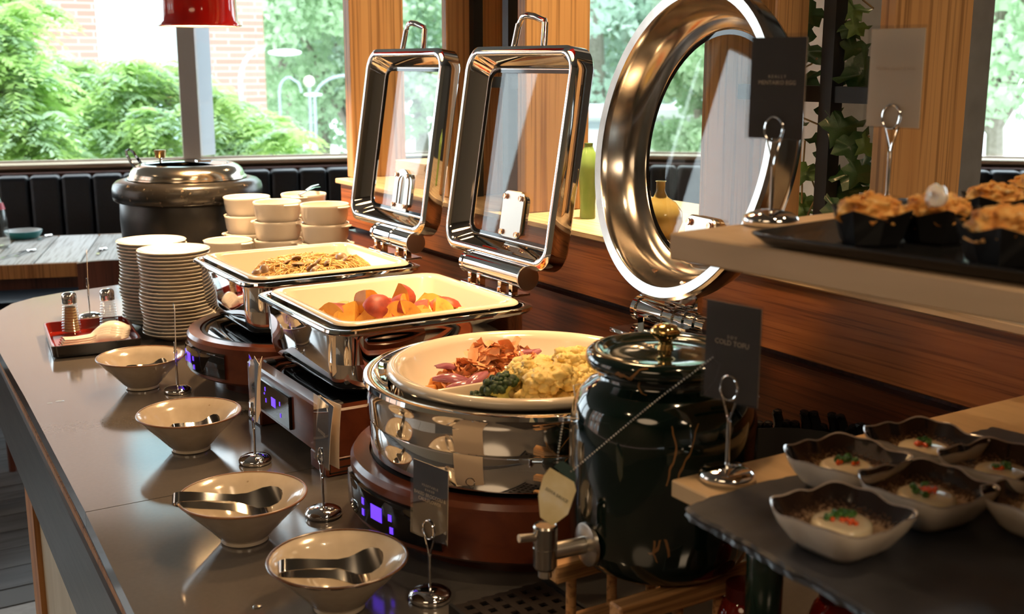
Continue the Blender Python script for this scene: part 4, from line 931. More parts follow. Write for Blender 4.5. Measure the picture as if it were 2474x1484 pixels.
pots=[potato(.028,[((-.55,-.75,.35),.05),((.1,.1,-1),.3)],1),potato(.027,[((-.8,-.35,.5),.12),((.55,-.8,.2),.10)],2),potato(.027,[((-.25,-.7,.75),.1),((.7,-.5,.1),.3)],3),potato(.027,[((0,.2,-1),.05)],4),potato(.027,[((-.2,-.95,.2),.0),((-.75,.3,.55),.15),((0,0,-1),.5)],5),potato(.026,[((.5,-.8,.3),.15),((0,.3,-1),.2)],6),potato(.025,[((-.9,-.1,.5),.25),((.4,-.3,.9),.35)],7)]
pl=[ # px,py, dz, kind, yaw, label
 (885,735,.030,1,.3,'yellow potato wedge standing at the upper left of the heap'),(915,745,.026,3,1.2,'round red skinned potato half in the middle of the heap'),(950,722,.036,4,-1.2,'pale pointed potato wedge standing highest on the heap'),
 (855,758,.016,1,.7,'red skinned wedge left of the round red half'),(845,770,.004,1,1.6,'orange wedge in front at the left of the heap'),(800,770,.0,0,.2,'flat orange potato slice at the far left of the heap'),
 (985,745,.022,5,.5,'red skinned piece right of the pale standing wedge'),(1010,757,.014,6,2.1,'wrinkled red skinned piece at the right of the heap'),(970,762,.014,5,-.4,'dark red wedge below the pale standing wedge'),
 (1055,748,.010,1,-.5,'yellow blocky wedge towards the right end'),(1080,752,.002,4,.9,'small yellow wedge at the right end of the heap'),(1008,768,.002,1,-.2,'broad yellow wedge at the front right of the heap'),
 (905,775,.006,0,1.0,'half moon yellow wedge in the front row'),(870,782,.0,4,.3,'small orange piece at the front edge'),(945,775,.0,6,-.8,'small dark red piece in the front row'),(960,778,-.002,4,2.2,'tiny orange wedge in the front row'),
 (930,760,.008,2,.1,'red piece under the round red half'),(830,762,.004,2,.9,'low red piece at the left of the heap'),(1030,740,.004,0,.4,'potato piece at the back right of the heap'),(1118,760,-.004,0,1.8,'single flat red piece lying at the right, apart from the heap'),(895,765,-.002,3,2.9,'hidden red piece under the half moon wedge'),(1040,765,-.002,2,1.4,'orange piece low at the front right')]
for i,(px,py,dz,k,yaw,lab) in enumerate(pl):
    p=at(px,py+4,Z2-.022+dz*.8); o=bpy.data.objects.new('potato_wedge',pots[k%7]); COL.objects.link(o)
    o.location=(p.x,p.y,Z2-.022+dz*.8); o.rotation_euler=(jitter(-.45,.45),jitter(-.35,.35),(yaw-.8)*.55+jitter(-.3,.3)); s=[.98,.9,1.04][i%3] if i not in (13,15,10,19) else .66; o.scale=(s,s,s); tag(o,lab,'potato','roast potato wedges')
# some pieces below, carrying the heap
for i in range(9):
    o=bpy.data.objects.new('potato_wedge',pots[i%5]); COL.objects.link(o); a=jitter(-.085,.085); 
    o.location=(C2[0]-.005+a,C2[1]-.008+jitter(-.05,.05),Z2-.025); o.rotation_euler=(jitter(-.5,.5),jitter(-.5,.5),jitter(0,6)); tag(o,'potato piece at the bottom of the heap, mostly covered','potato','covered potato wedges')
# noodles
noodle=noisemat('noodle',[(.3,(.62,.36,.11)),(.7,(.80,.55,.21))],60,.35,3,.3,.0,sss=.1)
nd=MB(); cx,cy=C1; 
def mound(x,y):
    return max(0,1-((x-.012)/.128)**2-((y+.005)/.115)**2)
for i in range(520):
    a=jitter(0,2*PI); q=math.sqrt(rnd.random())*.95; x=.012+.118*q*math.cos(a); y=-.005+.105*q*math.sin(a); h=rnd.uniform(0,2*PI); pts=[]; curv=jitter(-1.1,1.1); lift=jitter(-.004,.004)
    for k in range(13):
        m0=mound(x,y); z=-.042+.040*min(1,m0*1.9)**.7*(1+.18*noise.noise(V(x*30,y*30,i*.0)))+lift+.0025*math.sin(k*1.1+i); pts.append((x,y,z)); h+=curv*.35+jitter(-.25,.25); x+=.009*math.cos(h); y+=.009*math.sin(h)
        if abs(x)>.132: x=math.copysign(.132,x); h+=1
        if abs(y)>.125: y=math.copysign(.125,y); h+=1
    nd.tube(pts,.00105,5,caps=False)
o=nd.build('noodles',noodle,None,True,80,(cx,cy,Z1)); tag(o,'heap of tangled yellow fried noodles in the far square pan','noodles',None,'stuff')
clam_m=noisemat('clam',[(.3,(.13,.07,.035)),(.6,(.30,.18,.09)),(.75,(.46,.33,.18))],45,.35,5,.3,.3,.001)
bm_=MB().lathe([(0,.006),(.006,.0055),(.0105,.0030),(.0118,.0),(.0105,-.0012),(.006,.003),(0,.0035)],20,wob=lambda a,z:.12*math.cos(a)).mesh('clam',clam_m,True,60)
names=['clam at the left end of the noodles','clam behind the left end of the noodles','dark clam left of the middle of the noodles','clam on top of the noodles near the middle','dark clam in the middle of the noodles','open clam right of the middle','dark clam towards the right end of the noodles','small clam at the back of the noodles','clam at the right end of the noodles','clam in front at the right of the noodles','clam at the top right of the noodles']
for i,(px,py) in enumerate([(622,662),(640,655),(692,640),(722,645),(752,650),(770,636),(790,640),(715,630),(835,632),(760,655),(825,625)]):
    p=at(px,py,Z1+.001); o=bpy.data.objects.new('clam',bm_); COL.objects.link(o); o.location=(p.x,p.y,Z1+.004); o.rotation_euler=(jitter(-1.0,-.3),jitter(-.5,.5),jitter(-.5,2)); o.scale=(jitter(.95,1.35),jitter(.6,.85),.7); tag(o,names[i],'clam','clams among the noodles')
# cauliflower and broccoli
cau=noisemat('cauliflower',[(.27,(.48,.24,.05)),(.36,(.76,.55,.16)),(.7,(.84,.68,.28))],60,.55,5,.1,.5,.0015,sss=.15)
bro=noisemat('broccoli',[(.3,(.006,.018,.004)),(.7,(.03,.07,.015))],120,.6,5,0,.9,.002)
brs=pbr('broccoli_stem',(.52,.55,.16),.45,0,.5,.2)
def floret(seed,r,mhead,mstem,spread=1.0,fine=False):
    rr=random.Random(seed); k=MB(); st=MB(); st.tube([(0,0,0),(0,0,r*.6),(0,0,r*1.0)],[r*.30,r*.34,r*.5],10)
    n=52 if not fine else 60
    for i in range(n):
        u=(i+.5)/n; th=math.acos(1-u*1.15); ph=i*2.39996; R_=r*.62
        q=V(math.sin(th)*math.cos(ph)*R_*1.35*spread,math.sin(th)*math.sin(ph)*R_*1.35*spread,r*1.0+math.cos(th)*R_*.8)
        k.ico(q+q.normalized()*r*rr.uniform(-.1,.12),r*(.25 if not fine else .20)*rr.uniform(.65,1.3),3 if not fine else 2,(1,1,.85),.42,rr.uniform(0,50),2.4 if not fine else 5)
        if i%4==0: st.tube([(0,0,r*.5),(q.x*.5,q.y*.5,r*.75),q],[r*.2,r*.16,r*.14],7)
    return k.mesh('head',mhead,True,80),st.mesh('stalk',mstem,True,80)
CM=[floret(s,.026,cau,cau) for s in (1,2,3)]; BM=[floret(s,.022,bro,brs,1.0,True) for s in (8,9)]
def put_floret(name,meshes,loc,rot,s,lab,cat,grp):
    t=thing(name,lab,cat,loc,0,grp); t.rotation_euler=rot; t.scale=(s,)*3
    for nm,me in (('head',meshes[0]),('stalk',meshes[1])):
        o=bpy.data.objects.new(nm,me); COL.objects.link(o); o.parent=t
cf=[(1385,870,.020,.2,0,0,1.0,'large round cauliflower floret at the back beside the green jar'),(1290,900,.014,.2,.1,1,1.0,'cauliflower floret in the middle of the heap'),(1340,925,.012,.0,.2,2,1.1,'broad cauliflower floret right of the middle'),(1245,950,-.004,-1.1,-.7,0,.9,'cauliflower floret lying on its side with a thick pale stalk'),
 (1300,960,-.004,.3,0,1,.95,'cauliflower floret at the front of the heap'),(1360,955,-.006,.3,.2,2,1.0,'cauliflower floret in front beside the green jar'),(1240,905,.006,.2,-.3,2,.8,'cauliflower floret at the left behind the broccoli'),(1400,905,.006,.1,.4,1,1.0,'cauliflower floret tucked behind the green jar'),(1330,880,.006,.2,0,0,.9,'cauliflower floret at the back centre'),(1205,970,-.012,.5,-.4,1,.62,'small cauliflower floret beside the left broccoli'),(1430,940,-.01,.1,.1,0,1.0,'cauliflower floret hidden behind the green jar'),(1270,985,-.014,.6,.3,2,.7,'small cauliflower piece at the very front of the pan')]
for (px,py,dz,a,b_,k,s,lab) in cf:
    p=at(px,py+14,Z3-.030+dz+.02); put_floret('cauliflower_floret',CM[k],(p.x,p.y,Z3-.036+dz),(a,b_,jitter(0,6)),s*1.12,lab,'cauliflower','cauliflower florets')
for (px,py,dz,a,b_,k,s,lab) in [(1222,912,.020,.3,.2,0,1.0,'dark green broccoli floret on top, left of the cauliflower'),(1152,955,-.006,.2,-.4,1,1.0,'dark green broccoli floret by the pan divider'),(1190,972,-.014,.8,.2,0,.7,'broccoli floret at the front left of the heap')]:
    p=at(px,py+12,Z3-.030+dz+.02); put_floret('broccoli_floret',BM[k],(p.x,p.y,Z3-.036+dz),(a,b_,jitter(0,6)),s,lab,'broccoli','broccoli florets')
# bonito flakes and onion
flake=noisemat('bonito_flake',[(.3,(.72,.26,.09)),(.7,(.86,.48,.26))],50,.5,4,0,.3,.001,sss=.1)
fk=MB()
for i in range(260):
    a=jitter(0,2*PI); q=math.sqrt(rnd.random()); x=-.005+.082*q*math.cos(a); y=.066+.034*q*math.sin(a); z=-.034+.047*(1-q*q)*jitter(.7,1.05)+.005
    M=Euler((jitter(-1,1),jitter(-1,1),jitter(0,6))).to_matrix(); s=jitter(.006,.0135); vs=[];fs=[]
    for u in range(5):
        for v in range(4):
            pp=V((u-2)*.5*s,(v-1.5)*.42*s,s*.35*noise.noise(V(u*.7+i,v*.8,i))); pp+=V(jitter(-.08,.08)*s,jitter(-.08,.08)*s,0); vs.append(V(x,y,z)+M@pp)
    for u in range(4):
        for v in range(3): fs.append((u*4+v,u*4+v+1,(u+1)*4+v+1,(u+1)*4+v))
    fk.add(vs,fs)
o=fk.build('bonito_flakes',flake,None,True,60,(C3[0],C3[1],Z3)); tag(o,'pink orange shaved flakes heaped over the onions in the round pan','flakes',None,'stuff')
onm=noisemat('red_onion',[(.3,(.22,.04,.07)),(.7,(.50,.20,.24))],26,.2,3,.5,.1,.001,(1,6,1),sss=.1)
def onion(i):
    pts=[];N=10;K=6; vs=[];fs=[]; L=.048
    m_=MB()
    for u in range(N+1):
        w_=.011*math.sin(PI*(.12+.76*u/N)); 
        for k in range(K+1):
            v=-1+2*k/K; vs.append(((u/N-.5)*L,v*w_,.010*math.sin(PI*u/N)*.9-.5*w_*v*v))
    n=len(vs); vs+=[(x,y,z-.0022) for x,y,z in vs]; K1=K+1
    for u in range(N):
        for k in range(K):
            a=u*K1+k; fs+=[(a,a+1,a+K1+1,a+K1),(n+a,n+a+K1,n+a+K1+1,n+a+1)]
    ring=[i for i in range(K1)]+[i*K1+K for i in range(1,N+1)]+[N*K1+k for k in range(K-1,-1,-1)]+[i*K1 for i in range(N-1,0,-1)]
    for a,b_ in zip(ring,ring[1:]+ring[:1]): fs.append((a,n+a,n+b_,b_))
    return m_.add(vs,fs).mesh('onion_piece',onm,True,60)
on=onion(0)
for (px,py,dz,yaw,rx,lab) in [(1085,888,.008,.2,.3,'purple onion petal sticking out at the left of the flakes'),(1088,915,.0,-.5,.6,'purple onion petal below the left end of the flakes'),(1150,870,.012,.4,.2,'glossy pink onion petal at the back of the flakes'),(1245,856,.016,-.4,.5,'dark purple onion petal at the right end of the flakes'),(1275,860,.006,.1,.4,'onion petal behind the cauliflower'),(1150,918,.0,.3,.5,'onion petal above the broccoli'),(1190,855,.02,.9,-.4,'onion petal on top of the flakes'),(1120,930,-.006,-.2,.2,'onion petal near the divider')]:
    p=at(px,py,Z3-.012+dz*.8); o=bpy.data.objects.new('onion_piece',on); o.scale=(.95,.7,.62); COL.objects.link(o); o.location=p; o.rotation_euler=(rx,jitter(-.3,.3),yaw); tag(o,lab,'onion','red onion petals')
ck=noisemat('pumpkin',[(.3,(.75,.26,.04)),(.7,(.85,.42,.10))],30,.35,4,.3,.2,.001,sss=.1)
for i,(px,py,s,lab) in enumerate([(1062,930,.020,'orange cube at the left foot of the flakes'),(1100,935,.022,'orange block beside the divider'),(1040,940,.012,'small orange scrap at the left rim of the food')]):
    p=at(px,py,Z3-.030); k=MB(); k.bbox((0,0,0),(s*1.3,s,s*.8),s*.2,2); o=k.build('pumpkin_piece',ck,None,True,60,tuple(p),.4+i); o.rotation_euler=(.3,.2,.4+i); tag(o,lab,'vegetable','orange vegetable chunks')
# ================================================================ RED PENDANT LAMPS
def lamp(label,x,y,z,power):
    t=thing('pendant_lamp',label,'lamp',(x,y,z),0,'red pendant lamps over the buffet')
    r=.087
    MB().lathe([(r+.003,.000),(r+.0065,.001),(r+.0065,.003),(r+.002,.0045),(r-.002,.012),(r-.004,.05),(r-.005,.155),(r-.012,.175),(r-.035,.195),(.025,.205),(.018,.215),(.018,.245),(.008,.25),(0,.25)],72).build('shade',red_en,t,True,40)
    MB().lathe([(r+.003,.0),(r+.000,.002),(r-.0045,.012),(r-.0065,.05),(r-.0075,.153),(r-.015,.172),(.02,.190),(0,.190)],72).build('inner_reflector',white_in,t,True,40)
    MB().lathe([(0,.062),(.020,.066),(.030,.080),(.030,.095),(.018,.120),(.013,.135),(.013,.185),(0,.185)],28).build('bulb',bulb_m,t)
    MB().cyl((0,0,.245),(0,0,2.9-z),.003,8).build('cord',blackp,t)
    MB().lathe([(0,0),(.045,0),(.045,.02),(0,.03)],24,c=(0,0,2.875-z)).build('ceiling_rose',blackm,t)
    area('lamp_light',(0,0,.050),(0,0,0),.11,power,WARM,parent=t,spread=R(130))
LP=ad(483,64,2.60)
lamp('red pendant lamp hanging above the stacked plates',LP.x,LP.y,LP.z,8)
lamp('red pendant lamp above the noodle chafing dish, out of frame',.80,2.07,1.64,1.0)
lamp('red pendant lamp above the potato chafing dish, out of frame',.80,1.62,1.64,1.4)
lamp('red pendant lamp above the round chafing dish, out of frame',.80,1.16,1.66,1.1)
# ================================================================ DRINK JAR ON ITS STAND
JX,JY,JZ=.700,.850,.985
jr=thing('drink_dispenser','tall dark green marbled ceramic jar with a steel tap and gold lid knob','dispenser',(JX,JY,JZ))
MB().lathe([(0,.002),(.062,.002),(.070,.0),(.080,.006),(.088,.016),(.0925,.030),(.0935,.06),(.0935,.135),(.0925,.150),(.089,.166),(.083,.178),(.073,.187),(.066,.191),(.064,.196),(.0645,.200),(.068,.202),(0,.202)],96,cap0=True).build('body',jar_green,jr,True,50)
ld=MB().lathe([(0,.2025),(.070,.2025),(.0765,.205),(.0785,.210),(.0775,.2155),(.073,.2195),(.066,.2205),(.060,.2165),(.054,.2145),(.03,.2165),(.012,.219),(0,.219)],96).build('lid',jar_green,jr,True,60)
MB().lathe([(0,.2185),(.0085,.2185),(.007,.224),(.0068,.228),(.011,.231),(.0150,.2355),(.0150,.238),(.011,.2425),(.004,.2445),(0,.2445)],32).build('lid_knob',gold,ld,True,60)
TZ=.036
tp=V(JX-.0930,JY-.006,JZ+TZ)
def L(v): return v-V(JX,JY,JZ)
fl=MB(); d=V(-.96,.10,0).normalized(); p0=V(-.0915,-.004,TZ)
fl.tube([p0,p0+d*.004,p0+d*.006],[.0215,.0215,.015],36).build('tap_flange',steel_s,jr,True,30)
tpb=MB(); pc=p0+d*.048
tpb.cyl(p0+d*.004,pc,.0085,24); tpb=tpb.build('tap_arm',steel_s,jr,True,30)
q=MB(); q.lathe([(0,-.016),(.0095,-.016),(.0115,-.013),(.0118,.006),(.0113,.0065),(.0118,.007),(.0118,.027),(.0105,.029),(.0095,.0278),(0,.0278)],36,c=tuple(pc)); q.build('tap_body',steel,jr,True,30)
MB().lathe([(.0058,-.024),(.0068,-.024),(.0068,-.016),(0,-.016)],24,c=tuple(pc)).build('spout',steel_s,jr,True,30)
MB().cyl(pc+V(0,0,.018)+d*.009,pc+V(0,0,.020)+d*.028,.0040,16).build('tap_lever',steel_s,jr,True,30)
# stand
st=thing('jar_stand','small pine stand with round dowels carrying the green jar','stand',(JX,JY,.9005))
for dy in (-.062,.045):
    MB().bbox((.0,dy,.0735),(.205,.020,.020),.002,1).build('rail',wood_pine,st)
    MB().bbox((.0,dy,.010),(.205,.018,.016),.002,1).build('base_rail',wood_pine,st)
    for k in range(4):
        MB().cyl((-.078+k*.052,dy,.016),(-.078+k*.052,dy,.066),.0055,14).build('dowel',wood_pine,st)
# hanging tag and bead chain
tg=thing('hanging_tag','pale octagonal tag reading SOYA SAUCE hanging from the green jar','tag',(0,0,0))
D_=1.035
def tpt(x,y,dd=0): return ad(x,y,D_+dd)
n_=-ray(1345,1190).normalized()
outl=[(1329,1130),(1387,1165),(1392,1185),(1372,1243),(1335,1271),(1305,1250),(1300,1197),(1313,1150)]
vs=[tpt(*o) for o in outl]; vb=[v-n_*.0016 for v in vs]; m_=MB(); k=len(vs); m_.add(vs+vb,[tuple(range(k)),tuple(range(2*k-1,k-1,-1))]+[(i,(i+1)%k,k+(i+1)%k,k+i) for i in range(k)])
m_.build('tag_plate',noisemat('tag_paper',[(.3,(.62,.50,.24)),(.6,(.74,.64,.40)),(.8,(.80,.76,.68))],40,.5,3,0,0),tg,False)
outb=[(1338,1128),(1350,1116),(1362,1114),(1386,1132),(1392,1150),(1391,1172)]
vs=[tpt(*o)-n_*.0018 for o in outb]; vb=[v-n_*.0012 for v in vs]; k=len(vs); MB().add(vs+vb,[tuple(range(k)),tuple(range(2*k-1,k-1,-1))]+[(i,(i+1)%k,k+(i+1)%k,k+i) for i in range(k)]).build('tag_backing',pbr('tag_green',(.04,.07,.065),.3),tg,False)
ctr=tpt(1345,1197)+n_*.0006; xa=(tpt(1364,1209)-tpt(1327,1186)).normalized(); za=n_; ya=za.cross(xa)
M=Matrix(((xa.x,ya.x,za.x,ctr.x),(xa.y,ya.y,za.y,ctr.y),(xa.z,ya.z,za.z,ctr.z),(0,0,0,1)))
text(tg,'SOYA SAUCE',ink2,.0040,M@Matrix.Translation((0,0,0)),'lettering',.0001)
bd=MB()
def chain(pts,step=.0029):
    P=[Vector(p) for p in pts]; 
    for a,b_ in zip(P,P[1:]):
        n=max(1,int((b_-a).length/step))
        for i in range(n): bd.ico(a.lerp(b_,i/n),.00085,1)
A1=tpt(1380,1140); J1=V(JX+.012,JY-.0945,JZ+.158)
chain([A1,ad(1530,1014,1.010),ad(1600,957,.995),ad(1680,897,.99),ad(1740,850,1.0),V(JX+.085,JY-.045,JZ+.168),V(JX+.094,JY+.02,JZ+.172),V(JX+.04,JY+.09,JZ+.172),V(JX-.05,JY+.085,JZ+.168),V(JX-.096,JY+.01,JZ+.160),ad(1362,1010,1.06),ad(1350,1085,1.04),tpt(1346,1126)])
bd.build('bead_chain',steel_s,tg,True,60,kind='stuff')
# drip tray under the tap
dt=thing('drip_tray','black drip tray with square holes under the tap','drip tray',(.592,.915,.9005))
t0x,t0y=.114,.150
MB().bbox((0,0,.004),(t0x,t0y,.008),.001,1).build('base',blackm,dt,False)
g=MB(); nx,ny=6,8; px_,py_=(t0x-.010)/nx,(t0y-.010)/ny; hs=.0085
for i in range(nx+1): g.box((-t0x/2+.005+i*px_,0,.0115),(px_-hs if 0<i<nx else (px_-hs)/2+.003,t0y,.003))
for j in range(ny+1): g.box((0,-t0y/2+.005+j*py_,.0113),(t0x,py_-hs if 0<j<ny else (py_-hs)/2+.003,.003))
g.build('grating',pbr('tray_grating',(.045,.038,.035),.3,.4),dt,False,kind='stuff')
for s in(-1,1): MB().box((s*(t0x/2+.002),0,.008),(.004,t0y+.004,.014)).build('side_rim',iron,dt,False)
# ================================================================ FOREGROUND: UPPER SHELF
AA=V(-math.sin(R(5.7)),math.cos(R(5.7)),0); BB=V(math.cos(R(5.7)),math.sin(R(5.7)),0); SZ=1.342
N1=at(1617,562,SZ)
def quad_slab(N,A,B,la,lb,z0,z1,bev=.0015):
    c=N-A*la/2+B*lb/2; M=Matrix(((B.x,A.x,0),(B.y,A.y,0),(0,0,1)))
    return MB().bbox((c.x,c.y,(z0+z1)/2),(lb,la,z1-z0),bev,1,M=M)
o=quad_slab(N1,AA,BB,.78,.47,SZ-.0225,SZ).build('wooden_shelf',wood_light,None,False); tag(o,'thick pale wooden shelf board at the upper right carrying the black tray','shelf')
br=thing('shelf_bracket','black metal bracket carrying the upper wooden shelf','bracket',(0,0,0)); p=ad(2115,722,1.02)
for dx in (0,): MB().bbox((p.x+.03,p.y,SZ-.0235-.008),(.075,.03,.016),.003,1).build('plate',blackm,br)
MB().bbox((1.098,p.y-.05,1.26),(.02,.05,.14),.002,1).build('wall_plate',blackm,br); MB().bbox((.90,p.y-.05,SZ-.031),(.40,.02,.014),.002,1).build('arm',blackm,br)
A2=V(-math.sin(R(8.3)),math.cos(R(8.3)),0); B2=V(math.cos(R(8.3)),math.sin(R(8.3)),0)
N2=at(1796,596,SZ)
tb=thing('serving_tray','long black serving tray of crisp bites on the upper shelf','tray',(N2.x,N2.y,SZ+.0005))
c=-A2*.26+B2*.15; M4=Matrix(((B2.x,A2.x,0,c.x),(B2.y,A2.y,0,c.y),(0,0,1,0),(0,0,0,1)))
MB(M4).rloft([(.135,.245,.01,0),(.142,.252,.012,.002),(.150,.260,.014,.0095),(.150,.260,.014,.0110),(.1475,.2575,.012,.0110),(.140,.250,.010,.0055)],6,True,True).build('tray_body',pbr('black_tray',(.012,.012,.013),.22,0,.5,.2),tb,True,40)
# folded black cups with crisp bites
crumb=noisemat('crisp_topping',[(.28,(.28,.07,.015)),(.42,(.75,.30,.05)),(.62,(.86,.48,.13)),(.8,(.92,.72,.44))],110,.6,5,0,.6,.003)
cupm=pbr('black_paper_cup',(.010,.010,.011),.35)
def bite(px,py,lab,rz,s=1.0,foil=False):
    p=at(px,py,SZ+.006); t=thing('crisp_bite',lab,'snack',(p.x,p.y,SZ+.0062),rz,'crisp bites in black paper cups'); t.scale=(s,)*3
    k=MB(); n=8; vs=[];fs=[]
    rings=[(.019,0,0),(.021,.002,0),(.0285,.022,.0055),(.0270,.0222,.0055),(.019,.008,0)]
    for r,z,pk in rings:
        for i in range(n):
            a=2*PI*i/n; rr=r*(1.12 if i%2==0 else .92); vs.append((rr*math.cos(a),rr*math.sin(a),z+(pk if i%2==0 else -.001 if pk else 0)))
    for j in range(4):
        for i in range(n): fs.append((j*n+i,j*n+(i+1)%n,(j+1)*n+(i+1)%n,(j+1)*n+i))
    fs.append(tuple(range(n-1,-1,-1))); fs.append(tuple(4*n+i for i in range(n)))
    k.add(vs,fs).build('paper_cup',cupm,t,False)
    c_=MB(); rr=random.Random(int(px)); c_.ico((0,0,.022),.0235,4,(1,1,.62),.35,px%50,4)
    for i in range(38):
        a=rr.uniform(0,2*PI); q=.021*math.sqrt(rr.random()); c_.ico((q*math.cos(a),q*math.sin(a),.031+.007*(1-q/.021)*rr.uniform(.3,1)),rr.uniform(.0018,.0042),1,(1,1,.7),.5,i,3)
    c_.build('topping',crumb,t,True,80,kind='stuff')
    if foil: 
        MB().ico((-.012,.004,.033),.0105,3,(1.3,.8,1),.3,3,2).build('white_slice',pbr('white_slice',(.85,.78,.72),.25,0,.5,.4,sss=.2),t)
bite(2100,590,'crisp orange bite in a black cup nearest the dark card stand',.3,1.0)
bite(2258,585,'crisp bite topped with a white slice in the second black cup',.9,1.0,True)
bite(2425,640,'nearest crisp bite in a black cup at the right edge',.5,1.05)
bite(2400,545,'crisp bite in the third black cup behind the nearest',.2,.95)
bite(2505,520,'crisp bite in a black cup at the far right back',.7,1.0)
q=at(1861,545,SZ); h=hd(-45); card_stand('wire stand at the left end of the upper shelf holding the dark card',(q.x,q.y,SZ+.0008),1.0,h)
card('dark card reading MENTAIKO EGG standing on the upper shelf',(q.x,q.y,SZ+.0008),h,[('R E A L L Y',.0036,.615,None),('MENTAIKO EGG',.0050,.555,None)],paper_dark,z0=.0735,sc_=1.0,w_=.053)
q=at(2140,508,SZ); h=hd(-38); card_stand('wire stand behind the crisp bites holding the cream card',(q.x,q.y,SZ+.0008),1.07,h)
card('blank looking cream card in front of the wide light wooden post',(q.x,q.y,SZ+.0008),h,[('M I N I  Q U I C H E',.0045,.6,pbr('faint_lettering',(.80,.66,.52),.6))],paper_w,z0=.0725,sc_=1.07,w_=.053)
# ================================================================ LOWER BOARD, SLATE AND DISHES
BZ=1.12
nb=at(1621,1159,BZ); 
o=MB().bbox((nb.x+.30,nb.y-.15,BZ-.008),(.60,.30,.016),.0015,1).build('wooden_board',wood('pale_board',(.60,.40,.20),(.70,.48,.25),'Y',(40,40,1.5),.5,0,False),None,False); tag(o,'light wooden board under the slate and the cold tofu dishes','board')
rs_=thing('board_riser','black metal riser standing under the wooden board','riser',(nb.x+.40,nb.y-.16,.9005)); MB().box((0,0,.100),(.012,.20,.2),0).build('side_panel',blackm,rs_,False); MB().box((.17,0,.100),(.012,.20,.2)).build('side_panel',blackm,rs_,False); MB().box((.085,0,.198),(.18,.20,.008)).build('top_plate',blackm,rs_,False)
def slate():
    pts=[(1655,1223),(1712,1200),(1770,1182),(1840,1163),(1909,1148),(1960,1142)]
    P=[at(x,y,BZ+.008) for x,y in pts]
    P+= [V(P[-1].x+.25,P[-1].y+.0,0),V(P[-1].x+.32,.22,0)]
    near=[(2200,1540),(2130,1500),(2062,1454),(1975,1405),(1886,1361),(1830,1326),(1774,1297),(1715,1262),(1668,1240)]
    P+=[at(x,y,BZ+.008) for x,y in near]
    # roughened outline
    out=[]
    for i,p in enumerate(P):
        q=P[(i+1)%len(P)]; L_=(q-p).length; n=max(1,int(L_/.006))
        for k in range(n):
            r_=p.lerp(q,k/n); a=.0014; out.append((r_.x+a*noise.noise(V(r_.x*160,r_.y*160,1)),r_.y+a*noise.noise(V(r_.x*160,r_.y*160,7))))
    n=len(out); vs=[];zz=[(BZ+.0002,0.0),(BZ+.003,.002),(BZ+.006,-.0005),(BZ+.008,.0025)]
    cx=sum(x for x,y in out)/n; cy=sum(y for x,y in out)/n
    for j,(z,ins) in enumerate(zz):
        for i,(x,y) in enumerate(out):
            d=V(cx-x,cy-y,0).normalized(); e=ins+.0016*noise.noise(V(x*120,y*120,j*3.1)); vs.append((x+d.x*e,y+d.y*e,z))
    fs=[]
    for j in range(3):
        for i in range(n): fs.append((j*n+i,j*n+(i+1)%n,(j+1)*n+(i+1)%n,(j+1)*n+i))
    fs.append(tuple(range(n-1,-1,-1))); fs.append(tuple(3*n+i for i in range(n)))
    o=MB().add(vs,fs).build('slate_board',noisemat('slate',[(.3,(.020,.020,.023)),(.7,(.05,.05,.056))],22,.42,6,0,.35,.002),None,False); tag(o,'dark slate slab with a chipped edge carrying the square tofu dishes','slate')
slate()
def dish_mesh(h):
    N=72; prof=[(.50,.004,0),(.52,.001,0),(.60,.001,0),(.72,.007,0),(.90,.019,.3),(1.0,.030,1),(.998,.0315,1),(.972,.0305,1),(.86,.021,.3),(.68,.011,0),(.5,.009,0),(0.02,.0085,0)]
    vs=[];fs=[];mi=[]
    for j,(s,z,wv) in enumerate(prof):
        for i in range(N):
            a=2*PI*i/N; c,s_=math.cos(a),math.sin(a); e=.22+.12*(1-s); r=1/((abs(c)**(2/e)+abs(s_)**(2/e))**(e/2)) if False else 1/((abs(c)**4.5+abs(s_)**4.5)**(1/4.5))
            dz=wv*(.0016*math.sin(4*a+.6)+.0010*math.sin(9*a)+.0030*abs(math.sin(2*a))**6 -.0015); rr=h*s*r*(1+wv*.012*math.sin(7*a))
            vs.append((rr*c,rr*s_,z+dz))
    for j in range(len(prof)-1):
        for i in range(N): fs.append((j*N+i,j*N+(i+1)%N,(j+1)*N+(i+1)%N,(j+1)*N+i)); mi.append(1 if 7<=j else 2 if 5<=j else 0)
    fs.append(tuple(range(N-1,-1,-1))); mi.append(0)
    m_=MB(); m_.add(vs,fs); m_.mi=mi; return m_
outm=noisemat('dish_outside',[(.3,(.62,.53,.43)),(.7,(.74,.66,.56))],40,.2,3,.5,.05,.0005)
inm=noisemat('dish_glaze',[(.40,(.04,.024,.018)),(.52,(.16,.09,.055)),(.64,(.50,.36,.23))],26,.14,5,.6,.05,.0005)
